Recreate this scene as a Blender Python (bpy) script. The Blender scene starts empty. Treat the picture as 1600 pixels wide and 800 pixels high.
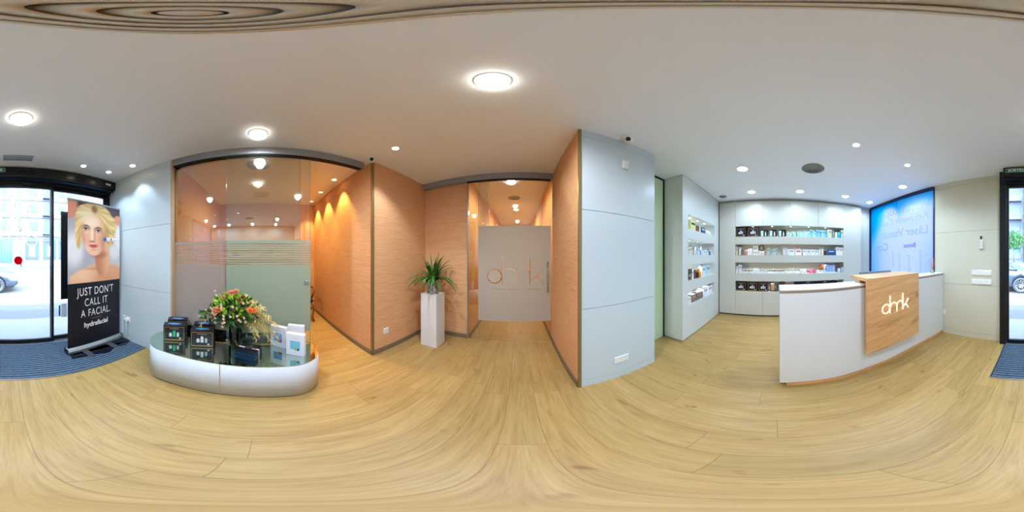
import bpy, bmesh, math, random
from math import sin, cos, tan, pi, radians as R, sqrt
from mathutils import Vector, Matrix, noise as mnoise
random.seed(7)
sc = bpy.context.scene
COL = sc.collection
# ------------------------------------------------------------------ camera, world, sun, exposure
EYE = 1.35          # camera height
CEIL = 2.62
YAW = 2.8
cam_d = bpy.data.cameras.new('camera')
cam = bpy.data.objects.new('camera', cam_d); COL.objects.link(cam)
cam_d.type = 'PANO'
try: cam_d.panorama_type = 'EQUIRECTANGULAR'
except Exception: cam_d.cycles.panorama_type = 'EQUIRECTANGULAR'
cam_d.clip_start = 0.01; cam_d.clip_end = 300
cam.location = (0, 0, EYE); cam.rotation_euler = (R(90), 0, R(YAW))
sc.camera = cam
w = bpy.data.worlds.new('sky'); sc.world = w; w.use_nodes = True
bg = w.node_tree.nodes['Background']
bg.inputs[0].default_value = (0.62, 0.80, 1.0, 1); bg.inputs[1].default_value = 9.5
sun_d = bpy.data.lights.new('sun', 'SUN'); sun_d.energy = 5.0; sun_d.angle = R(1.0); sun_d.color = (1, 0.97, 0.92)
sun = bpy.data.objects.new('sun', sun_d); COL.objects.link(sun)
sun.rotation_euler = Vector((0.62, 0.42, 0.70)).to_track_quat('Z', 'Y').to_euler(); sun.location = (6, 6, 12)
sc.view_settings.view_transform = 'Standard'; sc.view_settings.look = 'None'
sc.view_settings.gamma = 1; sc.view_settings.use_curve_mapping = False
sc.view_settings.exposure = 1.36
sc.cycles.use_denoising = True
sc.cycles.max_bounces = 12; sc.cycles.transparent_max_bounces = 24; sc.cycles.diffuse_bounces = 6
sc.cycles.glossy_bounces = 6; sc.cycles.sample_clamp_indirect = 6; sc.cycles.caustics_reflective = False; sc.cycles.caustics_refractive = False
# light levels
P_DOWN = 28.0      # neutral downlights of the reception side
P_WARM = 27.0      # warm downlights of the salmon side
P_WASH = 30.0      # wall washers
P_NICHE = 1.8
C_NEUT = (0.68, 0.93, 1.22); C_WARM = (0.86, 0.93, 1.08); C_HOT = (1.0, 0.62, 0.20); C_CORR = (1.0, 0.86, 0.50)

# ------------------------------------------------------------------ pixel helpers (room coordinates)
def phi(px): return R((px - 800) * 0.225 - YAW)
def el(py): return R((400 - py) * 0.225)
def onz(px, py, z):                       # a measured spot on a horizontal plane
    d = (z - EYE) / tan(el(py)); p = phi(px); return (d * sin(p), d * cos(p))

# ------------------------------------------------------------------ materials
MATS = {}
def lin(c): return tuple(((v / 255) / 12.92 if v / 255 <= 0.04045 else (((v / 255) + 0.055) / 1.055) ** 2.4) for v in c)
def mat(name, rgb=None, rough=0.5, metal=0.0, emis=None, es=1.0, trans=0.0, noise=0.0, nscale=20, spec=0.5, coat=0.0, ior=1.45):
    if name in MATS: return MATS[name]
    m = bpy.data.materials.new(name); m.use_nodes = True; nt = m.node_tree; b = nt.nodes['Principled BSDF']
    c = lin(rgb) + (1,)
    b.inputs['Base Color'].default_value = c; b.inputs['Roughness'].default_value = rough
    b.inputs['Metallic'].default_value = metal; b.inputs['Specular IOR Level'].default_value = spec
    b.inputs['IOR'].default_value = ior
    if coat: b.inputs['Coat Weight'].default_value = coat; b.inputs['Coat Roughness'].default_value = 0.08
    if trans: b.inputs['Transmission Weight'].default_value = trans
    if emis: b.inputs['Emission Color'].default_value = lin(emis) + (1,); b.inputs['Emission Strength'].default_value = es
    tc = nt.nodes.new('ShaderNodeTexCoord'); n = nt.nodes.new('ShaderNodeTexNoise'); n.inputs['Scale'].default_value = nscale
    nt.links.new(tc.outputs['Object'], n.inputs['Vector'])
    if noise:
        mx = nt.nodes.new('ShaderNodeMix'); mx.data_type = 'RGBA'; mx.blend_type = 'MULTIPLY'; mx.inputs[0].default_value = 1
        cr = nt.nodes.new('ShaderNodeMapRange'); cr.inputs[1].default_value = .3; cr.inputs[2].default_value = .7
        cr.inputs[3].default_value = 1 - noise; cr.inputs[4].default_value = 1.0
        nt.links.new(n.outputs['Fac'], cr.inputs[0]); mx.inputs[6].default_value = c; nt.links.new(cr.outputs[0], mx.inputs[7])
        nt.links.new(mx.outputs[2], b.inputs['Base Color'])
    else:
        cr = nt.nodes.new('ShaderNodeMapRange'); cr.inputs[3].default_value = max(0, rough - .03); cr.inputs[4].default_value = min(1, rough + .03)
        nt.links.new(n.outputs['Fac'], cr.inputs[0]); nt.links.new(cr.outputs[0], b.inputs['Roughness'])
    MATS[name] = m; return m
class NT:
    """tiny node helper"""
    def __init__(s, name):
        s.m = bpy.data.materials.new(name); s.m.use_nodes = True; s.t = s.m.node_tree; s.b = s.t.nodes['Principled BSDF']; s.out = s.t.nodes['Material Output']; MATS[name] = s.m
    def n(s, typ, **kw):
        x = s.t.nodes.new(typ)
        for k, v in kw.items(): setattr(x, k, v)
        return x
    def l(s, a, b): s.t.links.new(a, b)
    def math(s, op, a, b=None, c=None):
        x = s.n('ShaderNodeMath', operation=op)
        for i, v in enumerate((a, b, c)):
            if v is None: continue
            if isinstance(v, (int, float)): x.inputs[i].default_value = v
            else: s.l(v, x.inputs[i])
        return x.outputs[0]
    def ramp(s, fac, stops):
        r = s.n('ShaderNodeValToRGB'); cr = r.color_ramp
        while len(cr.elements) < len(stops): cr.elements.new(0.5)
        for e, (p, c) in zip(cr.elements, stops): e.position = p; e.color = tuple(c) + (1,)
        s.l(fac, r.inputs[0]); return r.outputs[0]
    def mix(s, f, a, b, mode='MIX'):
        x = s.n('ShaderNodeMix', data_type='RGBA', blend_type=mode)
        for i, v in ((0, f), (6, a), (7, b)):
            if isinstance(v, (int, float)): x.inputs[i].default_value = v
            elif isinstance(v, tuple): x.inputs[i].default_value = v + (1,)
            else: s.l(v, x.inputs[i])
        return x.outputs[2]
    def objxyz(s):
        tc = s.n('ShaderNodeTexCoord'); sp = s.n('ShaderNodeSeparateXYZ'); s.l(tc.outputs['Object'], sp.inputs[0]); return sp.outputs[0], sp.outputs[1], sp.outputs[2], tc.outputs['Object']
    def noise(s, x, y, z, scale=1.0, detail=4, rough=.55, dist=0):
        cb = s.n('ShaderNodeCombineXYZ')
        for i, v in enumerate((x, y, z)):
            if isinstance(v, (int, float)): cb.inputs[i].default_value = v
            else: s.l(v, cb.inputs[i])
        n = s.n('ShaderNodeTexNoise'); n.inputs['Scale'].default_value = scale; n.inputs['Detail'].default_value = detail
        n.inputs['Roughness'].default_value = rough; n.inputs['Distortion'].default_value = dist
        s.l(cb.outputs[0], n.inputs['Vector']); return n.outputs['Fac']
    def bump(s, h, strength=.2, dist=.002):
        b = s.n('ShaderNodeBump'); b.inputs['Strength'].default_value = strength; b.inputs['Distance'].default_value = dist
        s.l(h, b.inputs['Height']); s.l(b.outputs[0], s.b.inputs['Normal'])

def floor_mat():
    q = NT('oak_plank_floor'); x, y, z, v = q.objxyz(); W = .187; L = 1.42
    u = q.math('DIVIDE', q.math('ADD', x, .085), W); row = q.math('FLOOR', u); fu = q.math('SUBTRACT', u, row)
    wn = q.n('ShaderNodeTexWhiteNoise', noise_dimensions='1D'); q.l(row, wn.inputs['W'])
    t = q.math('ADD', q.math('DIVIDE', y, L), q.math('MULTIPLY', wn.outputs['Value'], 1.0)); k = q.math('FLOOR', t); ft = q.math('SUBTRACT', t, k)
    wn2 = q.n('ShaderNodeTexWhiteNoise', noise_dimensions='2D'); cb = q.n('ShaderNodeCombineXYZ'); q.l(row, cb.inputs[0]); q.l(k, cb.inputs[1]); q.l(cb.outputs[0], wn2.inputs['Vector'])
    pid = wn2.outputs['Value']
    off = q.math('MULTIPLY', pid, 37.0)
    g1 = q.noise(q.math('MULTIPLY', x, 15.0), q.math('ADD', q.math('MULTIPLY', y, 1.3), off), off, 1.0, 6, .62, .35)
    g2 = q.noise(q.math('MULTIPLY', x, 95.0), q.math('MULTIPLY', y, 5.0), off, 1.0, 5, .65, .2)
    base = q.ramp(g1, [(.22, lin((160, 126, 72))), (.45, lin((180, 147, 88))), (.75, lin((193, 163, 106)))])
    fine = q.ramp(g2, [(.34, (.80, .78, .73)), (.56, (1, 1, 1))])
    c = q.mix(1.0, base, fine, 'MULTIPLY')
    tint = q.ramp(pid, [(0, (.90, .90, .88)), (.5, (.98, .96, .93)), (1, (1.05, 1.02, 1.0))]); c = q.mix(1.0, c, tint, 'MULTIPLY')
    kn = q.noise(q.math('MULTIPLY', x, 11.0), q.math('MULTIPLY', y, 5.0), off, 1.0, 2, .5, .3)
    knot = q.ramp(kn, [(.22, (.66, .55, .42)), (.32, (1, 1, 1))]); c = q.mix(1.0, c, knot, 'MULTIPLY')
    e1 = q.math('MINIMUM', fu, q.math('SUBTRACT', 1.0, fu)); e2 = q.math('MULTIPLY', q.math('MINIMUM', ft, q.math('SUBTRACT', 1.0, ft)), L / W)
    e = q.math('MINIMUM', e1, e2); line = q.math('LESS_THAN', e, .009)
    c = q.mix(q.math('MULTIPLY', line, .62), c, lin((112, 82, 48)))
    q.l(c, q.b.inputs['Base Color']); q.b.inputs['Roughness'].default_value = .42
    q.b.inputs['Specular IOR Level'].default_value = .5
    q.bump(q.math('SUBTRACT', g2, q.math('MULTIPLY', line, 1.5)), .12, .0012); return q.m
def wallpaper_mat():
    q = NT('salmon_grasscloth'); x, y, z, v = q.objxyz()
    a = q.noise(q.math('MULTIPLY', x, 7.0), q.math('MULTIPLY', y, 7.0), q.math('MULTIPLY', z, 210.0), 1.0, 5, .65)
    b = q.noise(q.math('MULTIPLY', x, 4.0), q.math('MULTIPLY', y, 4.0), q.math('MULTIPLY', z, 90.0), 1.0, 3, .6)
    s = q.math('ADD', q.math('MULTIPLY', a, .6), q.math('MULTIPLY', b, .4))
    c = q.ramp(s, [(.33, lin((202, 146, 98))), (.5, lin((221, 168, 119))), (.66, lin((232, 187, 140)))])
    q.l(c, q.b.inputs['Base Color']); q.b.inputs['Roughness'].default_value = .75; q.bump(a, .35, .002); return q.m
def oak_panel_mat():
    q = NT('honey_oak_veneer'); x, y, z, v = q.objxyz()
    zz = q.math('ADD', z, q.math('MULTIPLY', y, .08))
    a = q.noise(x, q.math('MULTIPLY', y, 1.6), q.math('MULTIPLY', zz, 15.0), 1.0, 6, .6, .8)
    b = q.noise(x, q.math('MULTIPLY', y, 6.0), q.math('MULTIPLY', zz, 90.0), 1.0, 4, .6)
    c = q.ramp(a, [(.28, lin((186, 132, 78))), (.45, lin((222, 170, 114))), (.7, lin((238, 192, 138)))])
    c = q.mix(1.0, c, q.ramp(b, [(.3, (.85, .82, .78)), (.6, (1, 1, 1))]), 'MULTIPLY')
    kn = q.noise(x, q.math('MULTIPLY', y, 7.0), q.math('MULTIPLY', zz, 16.0), 1.0, 2, .5)
    c = q.mix(1.0, c, q.ramp(kn, [(.24, (.55, .42, .32)), (.32, (1, 1, 1))]), 'MULTIPLY')
    q.l(c, q.b.inputs['Base Color']); q.b.inputs['Roughness'].default_value = .38; q.bump(b, .1, .001); return q.m
def glass_mat(name, tint, refl=1.0, extra=0.0):
    q = NT(name); q.t.nodes.remove(q.b)
    tr = q.n('ShaderNodeBsdfTransparent'); tr.inputs[0].default_value = tint + (1,)
    gl = q.n('ShaderNodeBsdfGlossy'); gl.inputs['Roughness'].default_value = 0.0; gl.inputs[0].default_value = (1, 1, 1, 1)
    fr = q.n('ShaderNodeFresnel'); fr.inputs[0].default_value = 1.5
    f = q.math('MINIMUM', q.math('ADD', q.math('MULTIPLY', fr.outputs[0], refl), extra), 1.0)
    mx = q.n('ShaderNodeMixShader'); q.l(f, mx.inputs[0]); q.l(tr.outputs[0], mx.inputs[1]); q.l(gl.outputs[0], mx.inputs[2])
    q.l(mx.outputs[0], q.out.inputs[0]); return q.m
def frost_mat(name, col, clear=.12, trl=.55):
    q = NT(name); q.t.nodes.remove(q.b)
    x, y, z, v = q.objxyz(); nz = q.noise(x, y, z, 60, 2)
    tr = q.n('ShaderNodeBsdfTransparent'); tl = q.n('ShaderNodeBsdfTranslucent'); df = q.n('ShaderNodeBsdfDiffuse')
    c = q.mix(nz, tuple(v * .97 for v in col), col); q.l(c, tl.inputs[0]); q.l(c, df.inputs[0]); tr.inputs[0].default_value = (.95, .95, .93, 1)
    m1 = q.n('ShaderNodeMixShader'); m1.inputs[0].default_value = trl; q.l(df.outputs[0], m1.inputs[1]); q.l(tl.outputs[0], m1.inputs[2])
    m2 = q.n('ShaderNodeMixShader'); m2.inputs[0].default_value = clear; q.l(m1.outputs[0], m2.inputs[1]); q.l(tr.outputs[0], m2.inputs[2])
    q.l(m2.outputs[0], q.out.inputs[0]); return q.m
def print_mat(name, translucent=0.0, rough=.5):
    q = NT(name); a = q.n('ShaderNodeAttribute'); a.attribute_name = 'Col'
    x, y, z, v = q.objxyz(); nz = q.noise(x, y, z, 90, 2)
    c = q.mix(1.0, a.outputs['Color'], q.ramp(nz, [(.2, (.985, .985, .985)), (.8, (1, 1, 1))]), 'MULTIPLY')
    if translucent:
        c = q.mix(1.0, c, (.95, .95, .96), 'MULTIPLY')
        q.t.nodes.remove(q.b)
        tl = q.n('ShaderNodeBsdfTranslucent'); df = q.n('ShaderNodeBsdfDiffuse'); q.l(c, tl.inputs[0]); q.l(c, df.inputs[0])
        m = q.n('ShaderNodeMixShader'); m.inputs[0].default_value = translucent; q.l(df.outputs[0], m.inputs[1]); q.l(tl.outputs[0], m.inputs[2]); q.l(m.outputs[0], q.out.inputs[0])
    else: q.l(c, q.b.inputs['Base Color']); q.b.inputs['Roughness'].default_value = rough
    return q.m
def mat_stripe():
    q = NT('ribbed_carpet_strip'); x, y, z, v = q.objxyz()
    a = q.noise(x, y, z, 300, 3, .7); b = q.noise(x, y, z, 40, 3, .7)
    c = q.ramp(q.math('ADD', q.math('MULTIPLY', a, .6), q.math('MULTIPLY', b, .4)), [(.3, lin((44, 60, 78))), (.6, lin((104, 128, 150))), (.8, lin((166, 184, 198)))])
    q.l(c, q.b.inputs['Base Color']); q.b.inputs['Roughness'].default_value = .9; q.bump(a, .6, .004); return q.m
def mottled(name, c1, c2, c3, scale, rough, metal=0):
    q = NT(name); x, y, z, v = q.objxyz(); a = q.noise(x, y, z, scale, 4, .7, .4)
    q.l(q.ramp(a, [(.35, lin(c1)), (.5, lin(c2)), (.65, lin(c3))]), q.b.inputs['Base Color']); q.b.inputs['Roughness'].default_value = rough; q.b.inputs['Metallic'].default_value = metal
    q.bump(a, .3, .003); return q.m

FLOOR = floor_mat(); PAPER = wallpaper_mat(); OAK = oak_panel_mat()
CEILM = mat('matt_ceiling_paint', (242, 247, 255), .7, noise=.015, nscale=3)
PANEL = mat('satin_white_panel', (198, 208, 210), .32, noise=.01, nscale=4)
PANELI = mat('ivory_wall_panel', (206, 203, 182), .35, noise=.01, nscale=4)
PANELE = mat('ivory_cabinet_lacquer', (206, 205, 194), .35, noise=.01, nscale=4)
GROOVE = mat('panel_groove', (120, 122, 116), .7)
DESKW = mat('desk_white_laminate', (226, 232, 236), .35)
WHITE = mat('white_lacquer', (238, 238, 236), .35)
WPLASTIC = mat('white_plastic', (236, 234, 228), .4)
ALU = mat('brushed_aluminium', (168, 172, 176), .38, .8)
RAILM = mat('anodised_rail', (150, 152, 156), .45, .35)
CHROME = mat('polished_steel', (205, 205, 205), .15, 1.0)
BLACK = mat('black_powder_coat', (14, 16, 20), .35)
BLACKM = mat('black_matt', (16, 16, 18), .7)
BASEB = mat('taupe_baseboard', (126, 108, 84), .5)
TRIMG = mat('bronze_edge_trim', (150, 124, 82), .4, .5)
GLASS = glass_mat('clear_tempered_glass', (.93, .96, .94), 1.25, .05)
GLASSD = glass_mat('door_glass', (.97, .98, 1.0), .9)
GLASSC = glass_mat('vase_glass', (.72, .82, .74), 1.0, .03)
GEDGE = mat('glass_edge_green', (120, 170, 150), .2)
FROST = frost_mat('frosted_film', lin((222, 218, 206)), .13, .5)
FROSTG = frost_mat('green_tinted_film', lin((206, 218, 194)), .15, .5)
FROSTP = frost_mat('warm_tinted_film', lin((214, 200, 188)), .13, .5)
GREENF = frost_mat('green_frosted_glass', lin((216, 232, 188)), .0, .12)
MIRROR = mat('dark_mirror_top', (196, 216, 204), .02, 1.0)
GLOW_N = mat('lamp_diffuser_neutral', (255, 250, 240), .5, emis=(255, 247, 235), es=7)
GLOW_W = mat('lamp_diffuser_warm', (255, 240, 210), .5, emis=(255, 232, 190), es=7)
GLOW_L = mat('logo_led', (255, 235, 200), .5, emis=(255, 226, 180), es=2.2)
VENTM = mat('vent_grey', (150, 150, 144), .5, .2); VENTW = mat('vent_ivory', (214, 206, 192), .5); DARKV = mat('vent_gap', (66, 60, 54), .8)

# ------------------------------------------------------------------ mesh builder
class MB:
    def __init__(s): s.v = []; s.f = []; s.mi = []; s.sm = []; s.m = Matrix.Identity(4); s.cur = 0; s.smooth = False
    def add(s, vs, fs, smooth=None):
        o = len(s.v); s.v += [tuple(s.m @ Vector(p)) for p in vs]
        for f in fs: s.f.append([o + i for i in f]); s.mi.append(s.cur); s.sm.append(s.smooth if smooth is None else smooth)
        return s
    def box(s, x0, y0, z0, x1, y1, z1):
        v = [(x, y, z) for z in (z0, z1) for y in (y0, y1) for x in (x0, x1)]
        return s.add(v, [(0, 2, 3, 1), (4, 5, 7, 6), (0, 1, 5, 4), (2, 6, 7, 3), (0, 4, 6, 2), (1, 3, 7, 5)], False)
    def prism(s, poly, z0, z1, axis='z', smooth=False):
        n = len(poly)
        if axis == 'z': P = lambda p, h: (p[0], p[1], h)
        elif axis == 'y': P = lambda p, h: (p[0], h, p[1])
        else: P = lambda p, h: (h, p[0], p[1])
        v = [P(p, z0) for p in poly] + [P(p, z1) for p in poly]
        o = len(s.v); s.add(v, [tuple(range(n))[::-1], tuple(range(n, 2 * n))], False)
        s.add([], [], False)
        for i in range(n):
            j = (i + 1) % n; s.f.append([o + i, o + j, o + n + j, o + n + i]); s.mi.append(s.cur); s.sm.append(smooth)
        return s
    def lathe(s, prof, n=32, c=(0, 0, 0), cap=True, smooth=True):
        vs = []; fs = []
        for r, z in prof:
            for k in range(n): a = 2 * pi * k / n; vs.append((c[0] + r * cos(a), c[1] + r * sin(a), c[2] + z))
        for i in range(len(prof) - 1):
            for k in range(n): j = (k + 1) % n; fs.append((i * n + k, i * n + j, (i + 1) * n + j, (i + 1) * n + k))
        s.add(vs, fs, smooth)
        if cap:
            o = len(s.v) - len(vs)
            if prof[0][0] > 1e-5: s.f.append([o + k for k in range(n)][::-1]); s.mi.append(s.cur); s.sm.append(False)
            if prof[-1][0] > 1e-5: q = o + (len(prof) - 1) * n; s.f.append([q + k for k in range(n)]); s.mi.append(s.cur); s.sm.append(False)
        return s
    def cyl(s, p0, p1, r0, r1=None, n=16): return s.tube([p0, p1], [r0, r0 if r1 is None else r1], n)
    def tube(s, pts, rad, n=10, cap=True):
        pts = [Vector(p) for p in pts]
        if not isinstance(rad, (list, tuple)): rad = [rad] * len(pts)
        vs = []; fs = []; up = None
        for i, p in enumerate(pts):
            d = (pts[min(i + 1, len(pts) - 1)] - pts[max(i - 1, 0)]).normalized()
            if up is None: up = Vector((0, 0, 1)) if abs(d.z) < .9 else Vector((1, 0, 0))
            a = d.cross(up); a.normalize(); b = a.cross(d); up = b
            for k in range(n): t = 2 * pi * k / n; vs.append(tuple(p + (a * cos(t) + b * sin(t)) * rad[i]))
        for i in range(len(pts) - 1):
            for k in range(n): j = (k + 1) % n; fs.append((i * n + k, i * n + j, (i + 1) * n + j, (i + 1) * n + k))
        s.add(vs, fs, True)
        if cap:
            o = len(s.v) - len(vs); s.f.append([o + k for k in range(n)][::-1]); s.mi.append(s.cur); s.sm.append(False)
            q = o + (len(pts) - 1) * n; s.f.append([q + k for k in range(n)]); s.mi.append(s.cur); s.sm.append(False)
        return s
    def ball(s, c, r, n=10, m=6, sz=1.0):
        prof = [(r * sin(pi * i / m), -r * cos(pi * i / m) * sz) for i in range(m + 1)]
        return s.lathe(prof, n, c, False)
    def build(s, name, mats, parent=None, bevel=0, seg=2, loc=None, rotz=0):
        me = bpy.data.meshes.new(name); me.from_pydata(s.v, [], s.f)
        for m in (mats if isinstance(mats, (list, tuple)) else [mats]): me.materials.append(m)
        for p, i, sm in zip(me.polygons, s.mi, s.sm): p.material_index = i; p.use_smooth = sm
        bm = bmesh.new(); bm.from_mesh(me); bmesh.ops.recalc_face_normals(bm, faces=bm.faces); bm.to_mesh(me); bm.free(); me.update()
        o = bpy.data.objects.new(name, me); COL.objects.link(o)
        if parent: o.parent = parent
        if loc: o.location = loc
        if rotz: o.rotation_euler = (0, 0, rotz)
        if bevel:
            b = o.modifiers.new('bevel', 'BEVEL'); b.width = bevel; b.segments = seg; b.limit_method = 'ANGLE'; b.angle_limit = R(40)
        return o
def tag(o, label=None, cat=None, group=None, kind=None):
    if label: o['label'] = label
    if cat: o['category'] = cat
    if group: o['group'] = group
    if kind: o['kind'] = kind
    return o
def thing(name, label, cat, loc=(0, 0, 0), rotz=0, group=None):
    o = bpy.data.objects.new(name, None); COL.objects.link(o); o.location = loc; o.rotation_euler = (0, 0, rotz); o.empty_display_size = .1
    return tag(o, label, cat, group)
def struct(name, mb, m, parent=None, **k):
    o = mb.build(name, m, parent, **k)
    if not parent: o['kind'] = 'structure'
    return o
def struct_root(name):
    o = bpy.data.objects.new(name, None); COL.objects.link(o); o['kind'] = 'structure'; return o
def copy_tree(o, parent=None):
    c = o.copy(); COL.objects.link(c); c.parent = parent
    for ch in list(o.children): copy_tree(ch, c)
    return c
def text(name, s, size, m, parent, M, ext=.0006, sx=1.0, bold=0.0, align='CENTER', spacing=1.0):
    c = bpy.data.curves.new(name, 'FONT'); c.body = s; c.size = size; c.align_x = align; c.align_y = 'CENTER'; c.extrude = ext; c.offset = bold; c.space_character = spacing; c.resolution_u = 6
    t = bpy.data.objects.new(name, c); COL.objects.link(t)
    me = bpy.data.meshes.new_from_object(t.evaluated_get(bpy.context.evaluated_depsgraph_get())) if False else None
    dg = bpy.context.evaluated_depsgraph_get(); dg.update(); me = bpy.data.meshes.new_from_object(t.evaluated_get(dg))
    bpy.data.objects.remove(t); bpy.data.curves.remove(c)
    me.transform(M @ Matrix.Diagonal((sx, 1, 1, 1))); me.materials.clear(); me.materials.append(m); me.name = name
    o = bpy.data.objects.new(name, me); COL.objects.link(o)
    if parent: o.parent = parent
    return o
def frame(o, xd, yd):                    # matrix with local x along xd, local y along yd at point o
    x = Vector(xd).normalized(); y = Vector(yd).normalized(); z = x.cross(y)
    M = Matrix((x, y, z)).transposed().to_4x4(); M.translation = Vector(o); return M
def grid(name, W, H, nu, nv, fn, m, parent=None, M=Matrix.Identity(4)):
    """a flat print in its own plane: u to the right, v downwards, fn(u,v)->srgb 0..255"""
    vs = []; fs = []; cols = []
    for j in range(nv + 1):
        for i in range(nu + 1):
            u, v = i / nu, j / nv; vs.append(tuple(M @ Vector(((u - .5) * W, (.5 - v) * H, 0)))); cols.append(lin(fn(u, v)) + (1,))
    for j in range(nv):
        for i in range(nu): a = j * (nu + 1) + i; fs.append((a, a + nu + 1, a + nu + 2, a + 1))
    me = bpy.data.meshes.new(name); me.from_pydata(vs, [], fs); ca = me.color_attributes.new('Col', 'FLOAT_COLOR', 'POINT')
    ca.data.foreach_set('color', [c for q in cols for c in q]); me.materials.append(m); me.update()
    o = bpy.data.objects.new(name, me); COL.objects.link(o)
    if parent: o.parent = parent
    return o

# ------------------------------------------------------------------ ROOM SHELL
struct('floor', MB().box(-3.9, -2.32, -.08, 4.0, 7.0, 0), FLOOR)
struct('ceiling', MB().box(-3.95, -2.5, CEIL, 4.0, 7.1, CEIL + .15), CEILM)
SEAMS = [0.0, 0.10, .905, 1.735, 2.53, CEIL]
def clad(mb, axis, plane, thick, a0, a1, zs, splits=(), gap=.004):
    """panels lying on a plane; axis 'y': plane is a y value and a runs along x. thick is signed (towards the room)"""
    cuts = [a0] + list(splits) + [a1]
    for k in range(len(cuts) - 1):
        for i in range(len(zs) - 1):
            p0, p1 = cuts[k] + (gap / 2 if k else 0), cuts[k + 1] - (gap / 2 if k < len(cuts) - 2 else 0)
            q0, q1 = zs[i] + (gap / 2 if i else 0), zs[i + 1] - gap / 2
            l, h = min(plane, plane + thick), max(plane, plane + thick)
            if axis == 'y': mb.box(p0, l, q0, p1, h, q1)
            else: mb.box(l, p0, q0, h, p1, q1)
def panelled(name, axis, plane, thick, a0, a1, back, splits=()):
    mb = MB(); clad(mb, axis, plane, -thick, a0, a1, SEAMS, splits); mb.cur = 1
    l, h = (plane - thick, back) if back > plane else (back, plane - thick)
    l, h = min(plane - thick, back), max(plane - thick, back)
    if axis == 'y': mb.box(a0, l, 0, a1, h, CEIL)
    else: mb.box(l, a0, 0, h, a1, CEIL)
    return struct(name, mb, [PANEL, GROOVE])
# west panelled wall (room side x=-1.60)
mb = MB(); clad(mb, 'x', -1.60, -.012, -2.30, -1.035, SEAMS); mb.cur = 1; mb.box(-1.72, -2.45, 0, -1.612, -1.035, CEIL)
struct('wall_west', mb, [PANEL, GROOVE])
struct('trim_1', MB().box(-1.70, -1.035, 0, -1.600, -1.012, CEIL), mat('oak_edge', (190, 165, 130), .5))
# waiting room behind the glass
struct('wall_south', MB().box(-3.85, -1.16, 0, -1.72, -1.05, CEIL), PAPER)
struct('wall_west', MB().box(-3.95, -1.16, 0, -3.78, 1.20, CEIL), PAPER)
# salmon block with the outer corner, and the piece of wall beside the corridor door
struct('wall_north', MB().prism([(-3.95, 1.20), (-1.53, 1.20), (-1.53, 2.33), (-.76, 2.33), (-.76, 7.0), (-3.95, 7.0)], 0, CEIL), PAPER)
struct('trim_2', MB().prism([(-1.555, 1.194), (-1.524, 1.194), (-1.524, 1.225), (-1.530, 1.225), (-1.530, 1.200), (-1.555, 1.200)], .0, CEIL), TRIMG)
def baseb(name, pts, h=.075, t=.012, m=None):
    mb = MB()
    for (x0, y0, x1, y1) in pts: mb.box(x0, y0, 0, x1, y1, h)
    struct(name, mb, m or BASEB)
baseb('baseboard_north', [(-3.78, 1.186, -1.518, 1.1995), (-1.5295, 1.186, -1.516, 2.33), (-1.53, 2.316, -.77, 2.3295)])
baseb('baseboard_south', [(-3.78, -1.0495, -1.72, -1.036), (-3.7795, -1.036, -3.766, 1.186)])
# column with the sockets: salmon on its west side, white panels to the room
mb = MB(); mb.box(.46, 1.222, 0, 1.30, 7.0, CEIL); struct('wall_north', mb, PAPER)
mb = MB(); clad(mb, 'y', 1.21, .012, .478, 1.30, SEAMS); mb.cur = 1; mb.box(1.3005, 1.21, 0, 1.312, 1.60, CEIL); struct('trim_3', mb, [PANEL, PANEL])
struct('trim_4', MB().box(.452, 1.204, 0, .478, 1.2218, CEIL), TRIMG)
baseb('baseboard_east', [(.446, 1.222, .4595, 2.28)]); baseb('baseboard_north', [(.446, 2.34, .4595, 6.99), (-.7595, 2.36, -.746, 6.99)])
struct('wall_north', MB().box(-.76, 6.85, 0, .46, 7.0, CEIL), mat('corridor_end_paint', (215, 190, 150), .7))
# green glass door in the recess
d2 = struct_root('door_2')
MB().box(1.312, 1.60, 0.01, 1.93, 1.612, CEIL - .03).build('glass', GREENF, d2)
MB().box(1.925, 1.59, 0, 1.952, 1.62, CEIL).box(1.312, 1.59, CEIL - .03, 1.925, 1.62, CEIL).build('frame', BLACK, d2)
struct('wall_north', MB().box(1.30, 1.95, 0, 4.0, 2.05, CEIL), mat('recess_paint', (214, 226, 196), .8))
# east wall behind the cabinets and its return beside the window
struct('wall_east', MB().box(3.83, -2.0, 0, 4.0, 1.95, CEIL).box(3.56, -2.45, 0, 4.0, -2.0, CEIL), PANELE)
# south wall
mb = MB(); clad(mb, 'y', -2.30, -.012, .445, 1.56, SEAMS); mb.cur = 1; mb.box(.445, -2.45, 0, 1.56, -2.312, CEIL)
struct('wall_south', mb, [PANELI, GROOVE])
struct('wall_south', MB().box(1.56, -2.45, 0, 3.56, -2.30, .45), PANEL)

# ------------------------------------------------------------------ print window (translucent film)
def sm(a, b, x):
    t = max(0, min(1, (x - a) / (b - a))); return t * t * (3 - 2 * t)
def lerp(a, b, t): return tuple(p + (q - p) * t for p, q in zip(a, b))
def film(u, v):
    base = lerp((205, 226, 255), (238, 238, 255), sm(.05, .5, u)); base = lerp(base, (206, 224, 255), sm(.72, 1, u) * sm(.3, .7, v))
    cy = (0, 178, 250)
    left = sm(.40, .12, u + .55 * v - .04 * sin(v * 9)) if u < .52 else 0
    arch = sqrt(((u - .36) / .34) ** 2 + ((v - .52) / .5) ** 2)
    if u < .52: left = max(left, sm(.86, 1.02, arch) * sm(.40, .2, v))
    base = lerp(base, (130, 205, 255), sm(.3, .0, u) * .8)
    base = lerp(base, cy, left)
    if u >= .52:
        a2 = sqrt(((u - .80) / .55) ** 2 + ((v - .72) / .66) ** 2); base = lerp(base, (70, 190, 255), sm(.86, 1.12, a2))
    return base
win = struct_root('window_1')
X0, X1, Z0, Z1 = 1.56, 3.56, .45, 2.60
FILM = print_mat('printed_window_film', .85)
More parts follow.
